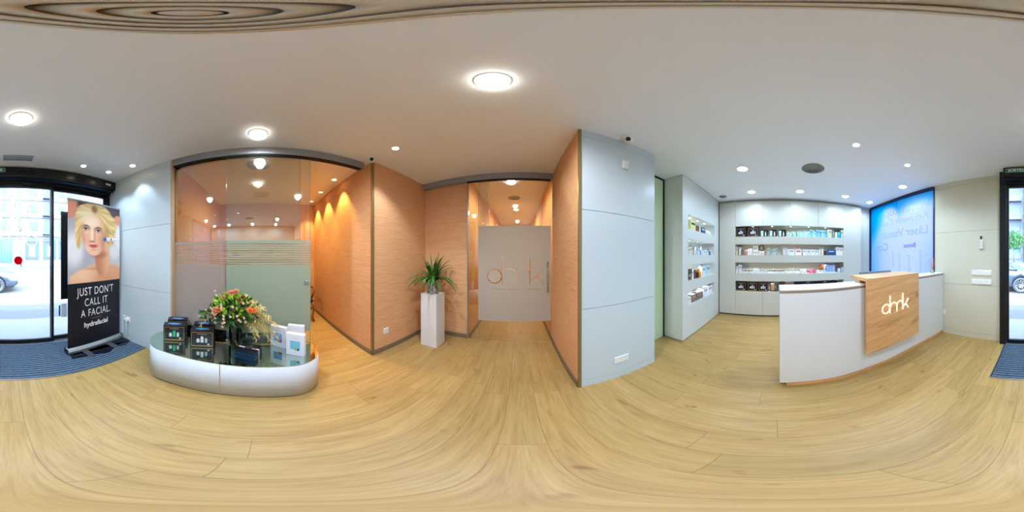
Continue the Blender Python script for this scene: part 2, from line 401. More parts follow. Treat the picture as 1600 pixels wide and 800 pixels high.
Mw = frame(((X0 + X1) / 2, -2.335, (Z0 + Z1) / 2), (-1, 0, 0), (0, 0, 1))
grid('printed_film', X1 - X0 - .06, Z1 - Z0 - .05, 80, 80, film, FILM, win, Mw)
mb = MB(); fw = .035
mb.box(X0, -2.38, Z0, X0 + fw, -2.292, Z1).box(X1 - fw, -2.38, Z0, X1, -2.292, Z1).box(X0 + fw, -2.38, Z0, X1 - fw, -2.292, Z0 + fw).box(X0 + fw, -2.38, Z1 - fw, X1 - fw, -2.292, Z1 + .019)
mb.build('window_frame', mat('navy_window_frame', (22, 34, 80), .4), win, .002)
MB().box(X0 + fw, -2.372, Z0 + fw, X1 - fw, -2.366, Z1 - fw).build('pane', GLASSD, win)
INK = mat('film_ink', (162, 180, 218), .8)
def film_text(s, px, py, size, nm='lettering', m=INK, sx=1.0, rot=False, bold=0.0):
    x = -2.335 * tan(phi(px)); d = 2.335 / abs(cos(phi(px))); z = EYE + d * tan(el(py))
    # the words face the street, so they read mirrored from inside
    xd, yd = ((1, 0, 0), (0, 0, 1)) if not rot else ((0, 0, -1), (1, 0, 0))
    text(nm, s, size, m, win, frame((-2.333 / cos(pi - phi(px)) * 0 + (2.333 * tan(pi - phi(px))), -2.333, z), xd, yd), .0004, sx, bold)
film_text('Laser top', 1412, 327, .24, sx=1.35)
film_text('Rejuvenir Con', 1409, 343.5, .19, sx=1.2)
film_text('Làser Vascular', 1405, 364, .23, sx=1.12, bold=.003)
film_text('Cos', 1378, 387, .24, sx=1.2, bold=.004)
film_text('Botox', 1421, 383.5, .12, m=mat('film_ink_violet', (134, 122, 190), .8), sx=1.1, bold=.004)
for s_, px_, py_, z_ in (('Fotodepilació', 1372, 411, .085), ('Mesoteràpia', 1395, 405, .07), ('Radiofreqüència', 1405, 412, .07), ('Drenatge', 1420, 412, .09), ('Hidratació', 1438, 408, .10)):
    film_text(s_, px_, py_, z_, rot=True)

# ------------------------------------------------------------------ entrance (door_1)
ent = struct_root('door_1')
YG = -2.27
MB().box(-1.60, -2.33, 2.40, .445, -2.20, CEIL).box(-1.60, -2.31, 0, -1.545, -2.22, 2.40).box(.355, -2.31, 0, .445, -2.21, 2.40).build('door_frame', BLACK, ent, .003)
MB().box(-1.60, -2.25, 2.455, .365, -2.055, 2.605).build('operator_box', BLACK, ent, .012, 3)
MB().box(-1.60, -2.215, 2.44, .36, -2.11, 2.4545).build('operator_lip', mat('blue_black_aluminium', (40, 62, 88), .3, .6), ent, .002)
def leaf(nm, x0, x1, y, st=.045):
    MB().box(x0, y - .02, .02, x0 + st, y + .02, 2.40).box(x1 - st, y - .02, .02, x1, y + .02, 2.40).box(x0 + st, y - .02, .02, x1 - st, y + .02, .085).box(x0 + st, y - .02, 2.35, x1 - st, y + .02, 2.40).build(nm + '_frame', BLACK, ent, .003)
    MB().box(x0 + st, y - .003, .085, x1 - st, y + .003, 2.35).build(nm + '_glass', GLASSD, ent)
leaf('sliding_leaf', -.645, .352, YG + .025, .035); leaf('fixed_leaf', -1.545, -.605, YG - .02, .03)
MB().box(-1.55, -2.30, 0, .36, -2.205, .014).build('threshold', ALU, ent, .002)
mb = MB(); z_ = 1.35 + 2.24 * tan(el(407)) ; mb.m = Matrix.Translation((-.142, YG + .03, z_)) @ Matrix.Rotation(R(-90), 4, 'X')
mb.lathe([(.058, 0), (.058, .0015)], 40, smooth=False)
tag(mb.build('warning_dot', mat('red_vinyl', (225, 12, 40), .4, emis=None) if False else frost_mat('red_vinyl', lin((235, 8, 50)), .0, .8)), 'round red warning sticker on the glass of the entrance door', 'sticker')
# SORTIDA sign
sg = thing('exit_sign', 'green SORTIDA exit sign on the black header over the entrance', 'sign', (.185, -2.05, 2.545))
MB().box(-.155, -.004, -.034, .155, 0.0, .034).build('sign_plate', mat('sign_green', (12, 120, 84), .4), sg, .002)
MB().box(-.149, .0002, -.030, .149, .001, -.0275).box(-.149, .0002, .0275, .149, .001, .030).box(-.149, .0002, -.030, -.1465, .001, .030).box(.1465, .0002, -.030, .149, .001, .030).build('border', WHITE, sg)
text('lettering', 'SORTIDA', .058, mat('sign_white', (225, 250, 235), .5), sg, frame((0, .0012, -.001), (-1, 0, 0), (0, 0, 1)), .0004, .98, .0012)
tag(MB().box(-1.50, -2.0545, 2.512, -1.41, -2.0515, 2.545).build('maker_plate', mat('pale_label', (205, 212, 220), .5)), 'small pale plate at the right end of the entrance header', 'label')
tag(MB().prism([(-.30, 2.535), (-.12, 2.535), (-.10, 2.55), (-.12, 2.565), (-.30, 2.565), (-.32, 2.55)], -2.0545, -2.040, 'y').build('motion_sensor', mat('sensor_black', (30, 36, 46), .3)), 'flat dark motion sensor in the middle of the entrance header', 'sensor')
tag(MB().box(-.30, -2.225, 2.385, -.20, -2.17, 2.3995).build('door_sensor', mat('sensor_navy', (24, 44, 70), .3)), 'small dark door sensor under the entrance header beam', 'sensor')
# entrance mat
em = thing('entrance_mat', 'blue grey ribbed entrance mat in front of the glass doors', 'doormat', (-.61, -1.815, 0))
MB().box(-.985, -.40, 0.0005, .985, .395, .008).build('mat_base', mat('mat_rubber', (24, 28, 36), .8), em)
mb = MB()
for k in range(19): y = -.385 + k * .0412; mb.box(-.975, y, .008, .975, y + .024, .013)
mb.build('carpet_strips', mat_stripe(), em)
MB().box(-.99, .395, 0.0005, .99, .402, .013).box(.985, -.40, .0005, .99, .395, .013).build('edge_strip', ALU, em)

# ------------------------------------------------------------------ street
asph = mottled('asphalt', (34, 37, 42), (46, 50, 56), (62, 66, 72), 60, .9)
conc = mat('pavement_concrete', (80, 82, 86), .8, noise=.08, nscale=3)
tag(MB().box(-30, -3.35, -.12, 30, -2.46, -.02).build('pavement', conc), kind='structure')
tag(MB().box(-1.60, -2.46, -.12, .445, -2.32, -.002).build('pavement', conc), kind='structure')
tag(MB().box(-60, -19.5, -.32, 60, -3.35, -.12).build('road', mat('pale_road', (78, 78, 80), .9, noise=.1, nscale=2)), kind='structure')
tag(MB().box(-40, -4.75, -.12, 40, -3.36, -.116).build('road', asph), kind='structure')
tag(MB().box(-60, -24, -.32, 60, -19.5, .02).build('pavement', conc), kind='structure')
FAC = mat('pale_render', (98, 97, 96), .8, noise=.04, nscale=.6); FACB = mat('facade_band', (72, 79, 90), .8); FGL = mat('shop_glass', (26, 50, 74), .15); FGL2 = mat('dark_shop_glass', (50, 90, 110), .15)
def xf(px, Y): return -Y * tan(phi(px)) if False else (Y / cos(phi(px))) * sin(phi(px))
def zf(px, py, Y): return EYE + (Y / cos(phi(px))) * tan(el(py))
bl = thing('apartment_building', 'white apartment block with shops straight across the street', 'building', (0, 0, 0))
YF = -24.0
MB().box(-26, -34, .02, 1.2, YF, 22).build('wall', FAC, bl)
mb = MB()
for z in (4.25, 7.1, 9.9, 12.7, 15.5): mb.box(-26, YF, z, 1.0, YF + .12, z + .12)
mb.build('string_course', FACB, bl)
def win_part(parent, x0, x1, z0, z1, y, g=FGL, nm='window', mull=0):
    mb = MB(); mb.box(x0 - .08, y, z0 - .08, x1 + .08, y + .06, z1 + .08); mb.cur = 1; mb.box(x0, y + .06, z0, x1, y + .075, z1); mb.cur = 2
    for k in range(1, mull): xx = x0 + (x1 - x0) * k / mull; mb.box(xx - .04, y + .075, z0, xx + .04, y + .1, z1)
    return mb.build(nm, [FACB, g, FAC], parent)
for a, b in ((40, 60), (68, 87), (92, 104), (110, 124)):
    xa, xb = sorted((xf(a, YF), xf(b, YF))); win_part(bl, xa, xb, .9, 3.3, YF, FGL, 'shop_window')
    MB().box(xa, YF + .08, 3.45, xb, YF + .16, 3.95).build('shop_fascia', FACB, bl)
for a in (50, 78):
    xx = xf(a, YF); o = MB().box(xx - .38, YF + .08, 1.3, xx + .38, YF + .10, 2.8).build('poster', WHITE, bl); MB().lathe([(.22, 0), (.22, .01), (.15, .01), (.15, 0)], 20, (0, 0, 0), False).build('poster_ring', FGL2, o, loc=(xx, YF + .11, 2.0)).rotation_euler = (R(90), 0, 0)
xa, xb = sorted((xf(1, YF), xf(18, YF))); win_part(bl, xa, xb, .5, 3.9, YF, mat('teal_shop_glass', (50, 92, 94), .2), 'shop_window', 4)
xx = xf(49, YF); o = MB().lathe([(.75, -.04), (.83, -.04), (.83, .04), (.75, .04), (.75, -.04)], 32, (0, 0, 0), False).build('round_sign', WHITE, bl, loc=(xx, YF + .22, 3.6)); o.rotation_euler = (R(90), 0, 0)
for f in range(4):
    z = 5.0 + f * 2.8
    for a, b in ((2, 9), (47, 58), (92, 100), (118, 128)):
        xa, xb = sorted((xf(a, YF), xf(b, YF))); win_part(bl, xa, xb, z + .3, z + 1.5, YF, mat('pale_window', (54, 72, 88), .2))
    for a, b in ((66, 82), (104, 116)):
        xa, xb = sorted((xf(a, YF), xf(b, YF))); win_part(bl, xa + .3, xb - .3, z - .2, z + 1.8, YF, mat('pale_window', (54, 72, 88), .2))
        mb = MB(); mb.box(xa, YF + .1, z - .45, xb, YF + 1.0, z - .3)
        for k in range(13): q = xa + .03 + (xb - xa - .06) * k / 12; mb.box(q - .015, YF + .95, z - .3, q + .015, YF + .98, z + .6)
        mb.box(xa, YF + .94, z + .6, xb, YF + .99, z + .65); mb.build('balcony', FACB, bl)
q = NT('blue_mosaic'); x, y, z, v = q.objxyz(); vv = q.n('ShaderNodeTexVoronoi'); vv.inputs['Scale'].default_value = 4.5; q.l(v, vv.inputs['Vector'])
q.l(q.ramp(vv.outputs['Distance'], [(.2, lin((16, 44, 84))), (.5, lin((46, 76, 106))), (.6, lin((125, 128, 132)))]), q.b.inputs['Base Color'])
xa, xb = sorted((xf(26.5, YF), xf(31.5, YF))); MB().box(xa, YF, 5.0, xb, YF + .1, 14.5).build('mosaic_strip', q.m, bl)
b2 = thing('corner_building', 'pale building with stacked balconies seen through the left door edge', 'building')
MB().box(1.4, -34, .02, 24, -26, 20).build('wall', mat('cool_render', (80, 87, 95), .8), b2)
for f in range(5):
    z = 1.2 + f * 3.1
    for k in range(5):
        xa = 2.0 + k * 2.6; win_part(b2, xa, xa + 1.6, z, z + 1.7, -26, FGL2 if f < 1 else mat('pale_window', (54, 72, 88), .2))
        mb = MB().box(xa - .3, -26, z - .25, xa + 1.9, -25.1, z - .1).box(xa - .3, -25.15, z - .1, xa + 1.9, -25.1, z + .7); mb.build('balcony', FACB, b2)
def branch(mb, p, d, L, r, depth):
    pts = [p]; q = Vector(p); dd = Vector(d).normalized(); n = 4
    for k in range(n): q = q + dd * (L / n); dd = (dd + Vector((random.uniform(-.12, .12), random.uniform(-.12, .12), random.uniform(-.02, .12)))).normalized(); pts.append(tuple(q))
    mb.tube(pts, [r * (1 - .45 * k / n) for k in range(n + 1)], 6)
    if depth:
        for k in range(3):
            a = random.uniform(0, 2 * pi); nd = (dd + Vector((cos(a), sin(a), .2)) * random.uniform(.45, .8)).normalized(); j = random.choice((2, 3, 4))
            branch(mb, pts[j], nd, L * random.uniform(.55, .75), r * .5, depth - 1)
tr = thing('bare_street_tree', 'bare thin street tree across the road behind the red dot', 'tree', (xf(33, -20.5), -20.5, .02))
mb = MB(); branch(mb, (0, 0, -.02), (0.02, 0, 1), 4.6, .13, 0); branch(mb, (0.1, 0, 4.4), (-.35, .1, 1), 3.4, .075, 3); branch(mb, (0, 0, 3.3), (.6, 0, .75), 2.6, .05, 2); branch(mb, (.1, 0, 4.5), (.3, -.1, 1), 3.4, .07, 3)
mb.build('trunk', mat('pale_bark', (84, 78, 76), .9, noise=.2, nscale=8), tr)
def leafball(c, r, n, s, m_, name, parent=None):
    mb = MB()
    for k in range(n):
        d = Vector((random.gauss(0, 1), random.gauss(0, 1), random.gauss(0, 1))).normalized() * random.uniform(.45, 1)
        p = Vector(c) + Vector((d.x * r[0], d.y * r[1], d.z * r[2])); a = Vector((random.gauss(0, 1), random.gauss(0, 1), random.gauss(0, 1))).normalized(); b = a.orthogonal().normalized() * s * .45; a = a * s
        mb.add([tuple(p - a), tuple(p + b), tuple(p + a), tuple(p - b)], [(0, 1, 2, 3)])
    return mb.build(name, m_, parent)
gt = thing('leafy_street_tree', 'green leafy street tree seen at the left edge of the doors', 'tree', (2.3, -20.5, .02))
MB().tube([(0, 0, 0), (.05, 0, 1.4), (0, .05, 2.6)], [.12, .10, .06], 8).build('trunk', MATS['pale_bark'], gt)
leafball((0, 0, 3.3), (1.3, 1.2, 1.3), 500, .22, mat('spring_green', (50, 100, 50), .7), 'foliage', gt)

# car, nose towards -x, near side y=-6.3
def build_car():
    t = thing('car', 'silver blue car parked on the road outside the glass doors', 'car', (-.40, -7.15, -.12))
    W = .85
    prof = [(0.03, .30), (0.0, .48), (.05, .66), (.22, .78), (1.05, .93), (1.75, 1.32), (2.4, 1.44), (3.2, 1.40), (3.95, 1.05), (4.22, .98), (4.28, .62), (4.22, .30)]
    # lower body: cross-sections along x, rounded in plan and in section
    xs = [0.0, .05, .18, .45, .83, 1.2, 1.8, 2.4, 3.0, 3.43, 3.9, 4.15, 4.26]
    def top(x):
        for (a, b), (c, d) in zip([(0, .55), (.05, .66), (.25, .78), (1.15, .94), (3.9, 1.0), (4.26, .8)], [(.05, .66), (.25, .78), (1.15, .94), (3.9, 1.0), (4.26, .8), (4.3, .7)]):
            if a <= x <= c: return b + (d - b) * (x - a) / (c - a)
        return .7
    def half(x): return W * (1 - .30 * max(0, (.5 - x) / .5) ** 2.2 - .2 * max(0, (x - 3.85) / .45) ** 2)
    sec = []
    for x in xs:
        h = half(x); tp = top(x); bt = .22 + (.10 if x < .06 or x > 4.2 else 0)
        sec.append([(x, -h * .93, bt), (x, -h, bt + .12), (x, -h * 1.01, .62 * tp + .05), (x, -h * .96, tp - .06), (x, -h * .80, tp), (x, 0, tp + .03), (x, h * .80, tp), (x, h * .96, tp - .06), (x, h * 1.01, .62 * tp + .05), (x, h, bt + .12), (x, h * .93, bt)])
    mb = MB(); n = len(sec[0]); vs = [p for s in sec for p in s]; fs = []
    for i in range(len(xs) - 1):
        for k in range(n): j = (k + 1) % n; fs.append((i * n + k, i * n + j, (i + 1) * n + j, (i + 1) * n + k))
    fs += [tuple(range(n)), tuple(range((len(xs) - 1) * n, len(xs) * n))]; mb.add(vs, fs, True)
    PAINT = mat('silver_blue_paint', (70, 83, 100), .25, .4, coat=.6)
    o = mb.build('body', PAINT, t)
    cut = MB()
    for cx in (.83, 3.43):
        for sy in (-1, 1): cut.m = Matrix.Translation((cx, sy * .82, .31)) @ Matrix.Rotation(R(90), 4, 'X'); cut.lathe([(.36, -.16), (.36, .16)], 28)
    c = cut.build('wheel_arch_cut', PAINT); c.parent = t
    b = o.modifiers.new('b', 'BOOLEAN'); b.object = c; b.operation = 'DIFFERENCE'; b.solver = 'EXACT'
    bpy.context.view_layer.update(); dg = bpy.context.evaluated_depsgraph_get(); me = bpy.data.meshes.new_from_object(o.evaluated_get(dg)); o.modifiers.clear(); o.data = me; bpy.data.objects.remove(c)
    # greenhouse
    gh = [(.98, .93), (1.72, 1.33), (2.35, 1.42), (3.15, 1.38), (3.95, 1.0)]
    def house(ins, dz, y0):
        mb = MB(); A = [(x, -y0 * .95 if z < 1.1 else -y0 * .74, z) for x, z in gh]; B = [(x, -y, z) for x, y, z in A]; A2 = A + B
        n = len(gh); fs = [(0, 1, 2, 3, 4), (9, 8, 7, 6, 5)] + [(i, i + n, i + n + 1, i + 1) for i in range(n - 1)] + [(0, 4, 9, 5)]
        mb.add(A2, fs); return mb
    house(0, 0, W).build('windows', mat('car_glass', (60, 84, 104), .08), t)
    mb = MB(); mb.tube([(1.70, -.62, 1.345), (2.35, -.64, 1.44), (3.15, -.62, 1.40)], .03, 8).tube([(1.70, .62, 1.345), (2.35, .64, 1.44), (3.15, .62, 1.40)], .03, 8)
    mb.add([(1.70, -.62, 1.35), (2.35, -.64, 1.45), (3.15, -.62, 1.41), (1.70, .62, 1.35), (2.35, .64, 1.45), (3.15, .62, 1.41)], [(0, 1, 4, 3), (1, 2, 5, 4)], True)
    for s in (-1, 1): mb.tube([(.98, s * .80, .94), (1.72, s * .63, 1.345)], .028, 8).tube([(3.95, s * .80, 1.0), (3.15, s * .62, 1.40)], .04, 8).tube([(2.45, s * .80, .97), (2.4, s * .64, 1.43)], .03, 8)
    mb.build('roof', PAINT, t)
    for cx in (.83, 3.43):
        for sy in (-1, 1):
            mb = MB(); mb.m = Matrix.Translation((cx, sy * .76, .31)) @ Matrix.Rotation(R(-90 * sy), 4, 'X')
            mb.lathe([(.20, -.09), (.29, -.095), (.31, -.06), (.31, .06), (.29, .095), (.215, .09), (.20, .04)], 30, cap=False)
            wh = mb.build('wheel', mat('tyre_rubber', (58, 64, 72), .7), t)
            mb = MB(); mb.m = Matrix.Translation((cx, sy * .76, .31)) @ Matrix.Rotation(R(-90 * sy), 4, 'X'); mb.lathe([(.0, .07), (.035, .075), (.04, .05)], 14, cap=False); mb.lathe([(.195, .03), (.215, .085), (.19, .06)], 30, cap=False)
            for k in range(12):
                a = 2 * pi * k / 12; mb.cyl((.03 * cos(a), .03 * sin(a), .055), (.20 * cos(a), .20 * sin(a), .065), .012, .009, 6)
            mb.build('wheel_rim', mat('alloy', (150, 155, 162), .25, .7), wh)
            mb = MB(); mb.m = Matrix.Translation((cx, sy * .76, .31)) @ Matrix.Rotation(R(-90 * sy), 4, 'X'); mb.lathe([(0, .0), (.2, .0)], 24, cap=False); mb.build('brake_disc', BLACKM, wh)
    for s in (-1, 1):
        mb = MB(); mb.m = Matrix.Translation((.16, s * .66, .66)) @ Matrix.Rotation(R(s * -38), 4, 'Z') @ Matrix.Diagonal((1.0, 1.6, .55, 1)); mb.ball((0, 0, 0), .12, 14, 8); mb.build('headlight', mat('lamp_glass', (225, 235, 245), .08), t)
        mb = MB(); mb.m = Matrix.Translation((.115, s * .60, .37)) @ Matrix.Rotation(R(s * -35), 4, 'Z') @ Matrix.Diagonal((.6, 1.5, .6, 1)); mb.ball((0, 0, 0), .07, 12, 6); mb.build('fog_lamp', mat('fog_dark', (70, 80, 92), .2), t)
        MB().box(1.28, s * .86 - .09 * (s < 0), .95, 1.42, s * .86 + .09 * (s > 0), 1.06).build('wing_mirror', PAINT, t, .02)
        MB().box(4.18, s * .62 - .12, .68, 4.29, s * .62 + .12, .86).build('tail_light', mat('tail_red', (150, 20, 24), .2), t, .02)
    MB().box(-.005, -.35, .45, .03, .35, .60).build('grille', BLACKM, t)
build_car()

# ------------------------------------------------------------------ glass partition, west
RZ = 2.52
def rail(name, label, loc, size, rot=0):
    t = thing(name, label, 'door rail', loc); return t
rl = thing('sliding_door_rail', 'long grey metal ceiling rail over the frosted glass partition', 'door rail', (-1.64, .06, RZ))
MB().box(-.045, -1.068, 0, .035, 1.075, CEIL - RZ - .001).build('rail_cover', RAILM, rl, .003)
MB().box(-.035, -1.068, -.012, .02, 1.04, 0).build('track', BLACKM, rl)
def stripes_film(y0, y1, x):
    mb = MB(); mb.box(x, y0, .515, x + .001, y1, 1.26)
    z = 1.26
    for k in range(9):
        z += .0105; mb.box(x, y0, z, x + .001, y1, z + .0125); z += .0125
    mb.box(x, y0, z + .010, x + .001, y1, 1.51); return mb
def gpanel(name, label, y0, y1, x):
    t = thing(name, label, 'glass door', (x, (y0 + y1) / 2, 0)); h = (y1 - y0) / 2
    MB().box(-.005, -h, .012, .005, h, RZ - .012).build('pane', GLASS, t)
    MB().box(-.005, h, .012, .005, h + .0015, RZ - .012).build('glass_edge', GEDGE, t)
    f = stripes_film(-h, h, .0055); f.build('frosted_film', FROSTG if name.startswith('sliding') else FROSTP, t); return t
gp = gpanel('fixed_glass_panel', 'fixed glass panel with frosted film, nearest the white panelled wall', -1.012, .375, -1.665)
gs = gpanel('sliding_glass_door', 'sliding frosted glass door with square pull beside the opening', -.385, .478, -1.640)
MB().box(.006, .36, .845 + .20, .010, .415, .895 + .20).box(.010, .372, .857 + .20, .013, .403, .883 + .20).build('pull_handle', ALU, gs, .001)

# ------------------------------------------------------------------ corridor door, north
rn = thing('corridor_door_rail', 'grey metal ceiling rail over the corridor glass door', 'door rail', (-.535, 2.30, RZ))
MB().box(-.993, -.055, 0, .990, .025, CEIL - RZ - .001).build('rail_cover', RAILM, rn, .003); MB().box(-.23, -.04, -.012, .97, .015, 0).build('track', BLACKM, rn)
fx = thing('narrow_glass_panel', 'narrow fixed glass pane left of the corridor door', 'glass panel', (-.64, 2.335, 0))
MB().box(-.118, -.005, .012, .19, .005, RZ - .012).build('pane', GLASS, fx); MB().box(.19, -.005, .012, .192, .005, RZ - .012).build('glass_edge', GEDGE, fx)
struct('trim_5', MB().box(-.772, 2.30, 0, -.759, 2.3295, RZ - .012), ALU)
cd = thing('corridor_glass_door', 'frosted sliding glass door with clear dmk lettering', 'glass door', (0, 2.305, 0))
MB().box(-.60, -.005, .012, .44, .005, RZ - .012).build('pane', GLASS, cd); MB().box(-.602, -.005, .012, -.6, .005, RZ - .012).build('glass_edge', GEDGE, cd)
def logo_solids(r, t, dep):
    """list of builders in a plane: x right, z up, y depth"""
    out = []; A = lambda *pts: pts
    def prism(poly): out.append(MB().prism([(a * r, b * r) for a, b in poly], -dep, dep, 'y'))
    h = t / 2
    def ring(cx, cz, rad, a0, a1, n=48):
        o = [(cx + (rad + h) * cos(a0 + (a1 - a0) * k / n), cz + (rad + h) * sin(a0 + (a1 - a0) * k / n)) for k in range(n + 1)]
        i = [(cx + (rad - h) * cos(a0 + (a1 - a0) * k / n), cz + (rad - h) * sin(a0 + (a1 - a0) * k / n)) for k in range(n + 1)]
        prism(o + i[::-1])
    def bar(x, z0, z1): prism([(x - h, z0), (x + h, z0), (x + h, z1), (x - h, z1)])
    def path(p):
        L = []; Rr = []
        for k in range(len(p)):
            a = p[max(k - 1, 0)]; b = p[min(k + 1, len(p) - 1)]; dx, dz = b[0] - a[0], b[1] - a[1]; q = sqrt(dx * dx + dz * dz); nx, nz = -dz / q * h, dx / q * h
            L.append((p[k][0] + nx, p[k][1] + nz)); Rr.append((p[k][0] - nx, p[k][1] - nz))
        prism(L + Rr[::-1])
    ring(0, 0, 1, pi / 40, 2 * pi - pi / 40 * 1.0)
    bar(1.10, -1.15, 2.69)
    ring(2.12, .12, .93, .0, pi - .12, 24); bar(3.05, -1.15, .12); ring(4.0, .12, .93, .10, pi, 24)
    bar(4.94, -1.15, 2.69)
    path([(5.04, -.5), (5.45, -.22), (5.9, .08), (6.3, .42), (6.57, .78), (6.69, 1.15)]); path([(5.90, .02), (6.87, -1.19)])
    return out
LX, LZ, LR = -.362, 1.06, .102
fl = MB().box(-.60, -.0065, .37, .44, -.0055, 1.785).build('frosted_film', FROST, cd)
for k, s_ in enumerate(logo_solids(LR, .15, .03)):
    s_.v = [(a + LX, b, c + LZ) for a, b, c in s_.v]; c = s_.build('cut', FROST); c.parent = cd
    b = fl.modifiers.new('b', 'BOOLEAN'); b.object = c; b.operation = 'DIFFERENCE'; b.solver = 'EXACT'
    bpy.context.view_layer.update(); me = bpy.data.meshes.new_from_object(fl.evaluated_get(bpy.context.evaluated_depsgraph_get())); fl.modifiers.clear(); fl.data = me; bpy.data.objects.remove(c)
text('slogan_lettering', 'Medicina   Estètica   Cosmètica', .052, mat('clear_film_tone', (176, 158, 118), .4), cd, frame((-.05, -.0068, .875), (1, 0, 0), (0, 0, 1)), .0002, 1.06)
mb = MB(); mb.cyl((.385, -.05, .83), (.385, -.05, 1.27), .011, n=14); mb.cyl((.385, -.05, .90), (.385, -.004, .90), .007, n=10).cyl((.385, -.05, 1.20), (.385, -.004, 1.20), .007, n=10); mb.build('pull_bar', CHROME, cd)

# ------------------------------------------------------------------ ceiling fittings
def spot(parent, power, color, size, blend=.7, z=-.03, rad=.045):
    l = bpy.data.lights.new('lamp_light', 'SPOT'); l.energy = power; l.color = color; l.spot_size = R(size); l.spot_blend = blend; l.shadow_soft_size = rad
    o = bpy.data.objects.new('lamp_light', l); COL.objects.link(o); o.parent = parent; o.location = (0, 0, z); return o
def lamp(kind, x, y, label, power, color, size=172, zc=CEIL, group=None):
    t = thing('ceiling_downlight' if kind != 'niche' else 'shelf_spotlight', label, 'ceiling light' if kind != 'niche' else 'shelf light', (x, y, zc), group=group)
    if kind == 'ring':
        MB().lathe([(.062, -.001), (.082, -.001), (.082, -.007), (.066, -.010), (.062, -.001)], 36, cap=False).build('trim_ring', WHITE, t)
        MB().lathe([(0, -.0015), (.062, -.0015)], 36, cap=False).build('diffuser', GLOW_N if color != C_HOT else GLOW_W, t)
        MB().lathe([(.048, -.030), (.072, -.030), (.072, -.036), (.048, -.036), (.048, -.030)], 36, cap=False).build('glass_ring', mat('frosted_glass_ring', (240, 240, 235), .3, emis=(255, 246, 230), es=2.6), t)
        for k in range(3): a = 2 * pi * k / 3; MB().cyl((.067 * cos(a), .067 * sin(a), -.004), (.067 * cos(a), .067 * sin(a), -.031), .003, n=6).build('spacer', CHROME, t)
        spot(t, power, color, size, z=-.045)
    elif kind == 'flat':
        MB().lathe([(.066, -.001), (.078, -.001), (.078, -.005), (.068, -.007), (.066, -.001)], 32, cap=False).build('trim_ring', WHITE, t)
        MB().lathe([(0, -.0015), (.066, -.0015)], 32, cap=False).build('diffuser', GLOW_N, t); spot(t, power, color, size)
    elif kind == 'small':
        MB().lathe([(.033, -.001), (.044, -.001), (.044, -.004), (.036, -.006), (.033, -.001)], 24, cap=False).build('trim_ring', WHITE, t)
        MB().lathe([(0, -.0015), (.033, -.0015)], 24, cap=False).build('diffuser', GLOW_W, t); spot(t, power, color, size, .5, -.012, .02)
    else:
        MB().lathe([(.018, -.001), (.026, -.001), (.026, -.004), (.018, -.001)], 16, cap=False).build('trim_ring', CHROME, t)
        MB().lathe([(0, -.0012), (.018, -.0012)], 16, cap=False).build('diffuser', GLOW_W, t); spot(t, power, color, size, .6, -.006, .012)
    return t
GL = 'ceiling downlights'
lamp('ring', -.115, .676, 'large ringed downlight nearest to the corridor door and camera', P_WARM * 1.2, C_WARM)
lamp('ring', -1.36, -.05, 'ringed downlight in front of the frosted glass partition', P_WARM, C_WARM)
lamp('ring', -.09, -1.12, 'ringed downlight in front of the entrance doors', P_DOWN, C_NEUT)
lamp('small', -1.13, 1.18, 'small downlight near the outer corner of the salmon walls', P_WARM * .7, C_WARM, 100)
lamp('small', 1.38, -.74, 'small downlight over the front of the reception desk', P_DOWN * .6, C_NEUT, 130)
for x, y, lb in ((2.10, .44, 'flat downlight between the camera and the two shelf walls, beside the round vent'), (3.03, .46, 'flat downlight in front of the left half of the shelf wall'), (3.0, -.445, 'flat downlight in front of the middle of the shelf wall'),
                 (3.02, -1.37, 'flat downlight in front of the right half of the shelf wall'), (2.0, -1.97, 'flat downlight close beside the blue print window'), (3.12, -2.02, 'flat downlight in the corner of shelf wall and blue window')):
    lamp('flat', x, y, lb, P_DOWN * .36, C_NEUT)
lamp('small', 1.41, -1.47, 'small downlight over the right part of the reception desk', P_DOWN * .6, C_NEUT, 130)
lamp('small', -.92, -1.84, 'small downlight over the roll-up banner, farthest from the white wall', P_DOWN * .4, C_NEUT, 90)
lamp('small', -1.30, -1.83, 'small downlight in the corner of banner and white wall', P_DOWN * .4, C_NEUT, 90)
lamp('small', -1.42, -1.48, 'small downlight washing the white panelled wall beside the banner', P_DOWN * .34, C_NEUT, 80)
lamp('ring', -2.64, -.10, 'ringed downlight inside the waiting room behind the glass', P_WARM * .8, C_CORR)
for k, (x, lb) in enumerate(((-2.28, 'nearest to the opening'), (-2.89, 'middle one of three'), (-3.50, 'deepest in the waiting room'))):
    lamp('small', x, 1.05, 'small warm wall washer over the salmon waiting room wall, ' + lb, P_WASH, C_HOT, 74)
lamp('ring', -.14, 2.56, 'ringed downlight just behind the corridor door rail', P_WARM * .8, C_CORR)
lamp('flat', -.10, 4.35, 'flat downlight in the middle of the corridor ceiling', P_WARM * 1.0, C_CORR)
lamp('flat', -.08, 5.9, 'flat downlight at the far end of the corridor', P_WARM * .8, C_CORR)
def vent(x, y, r, label, m1=VENTM, rings=4, z=CEIL):
    t = thing('round_ceiling_vent', label, 'air vent', (x, y, z))
    MB().lathe([(r * .90, -.001), (r, -.001), (r, -.004), (r * .90, -.012), (r * .90, -.001)], 48, cap=False).build('flange', m1, t)
    MB().lathe([(0, -.0012), (r * .9, -.0012)], 48, cap=False).build('duct', DARKV, t)
    mb = MB()
    for k in range(rings): a = r * (.78 - .19 * k); mb.lathe([(a, -.012), (a + .021 * r / .15, -.004), (a + .003, -.003), (a - .010, -.013), (a, -.012)], 40, cap=False)
    mb.build('louvre_rings', m1, t); MB().lathe([(0, -.013), (r * .12, -.012), (r * .13, -.004)], 20, cap=False).build('centre_cap', m1, t)
    return t
vent(-.092, -.045, .165, 'ivory round ceiling vent straight above the viewer', VENTW)
vent(2.08, -.48, .15, 'round grey ceiling vent between the shelf wall and the desk')
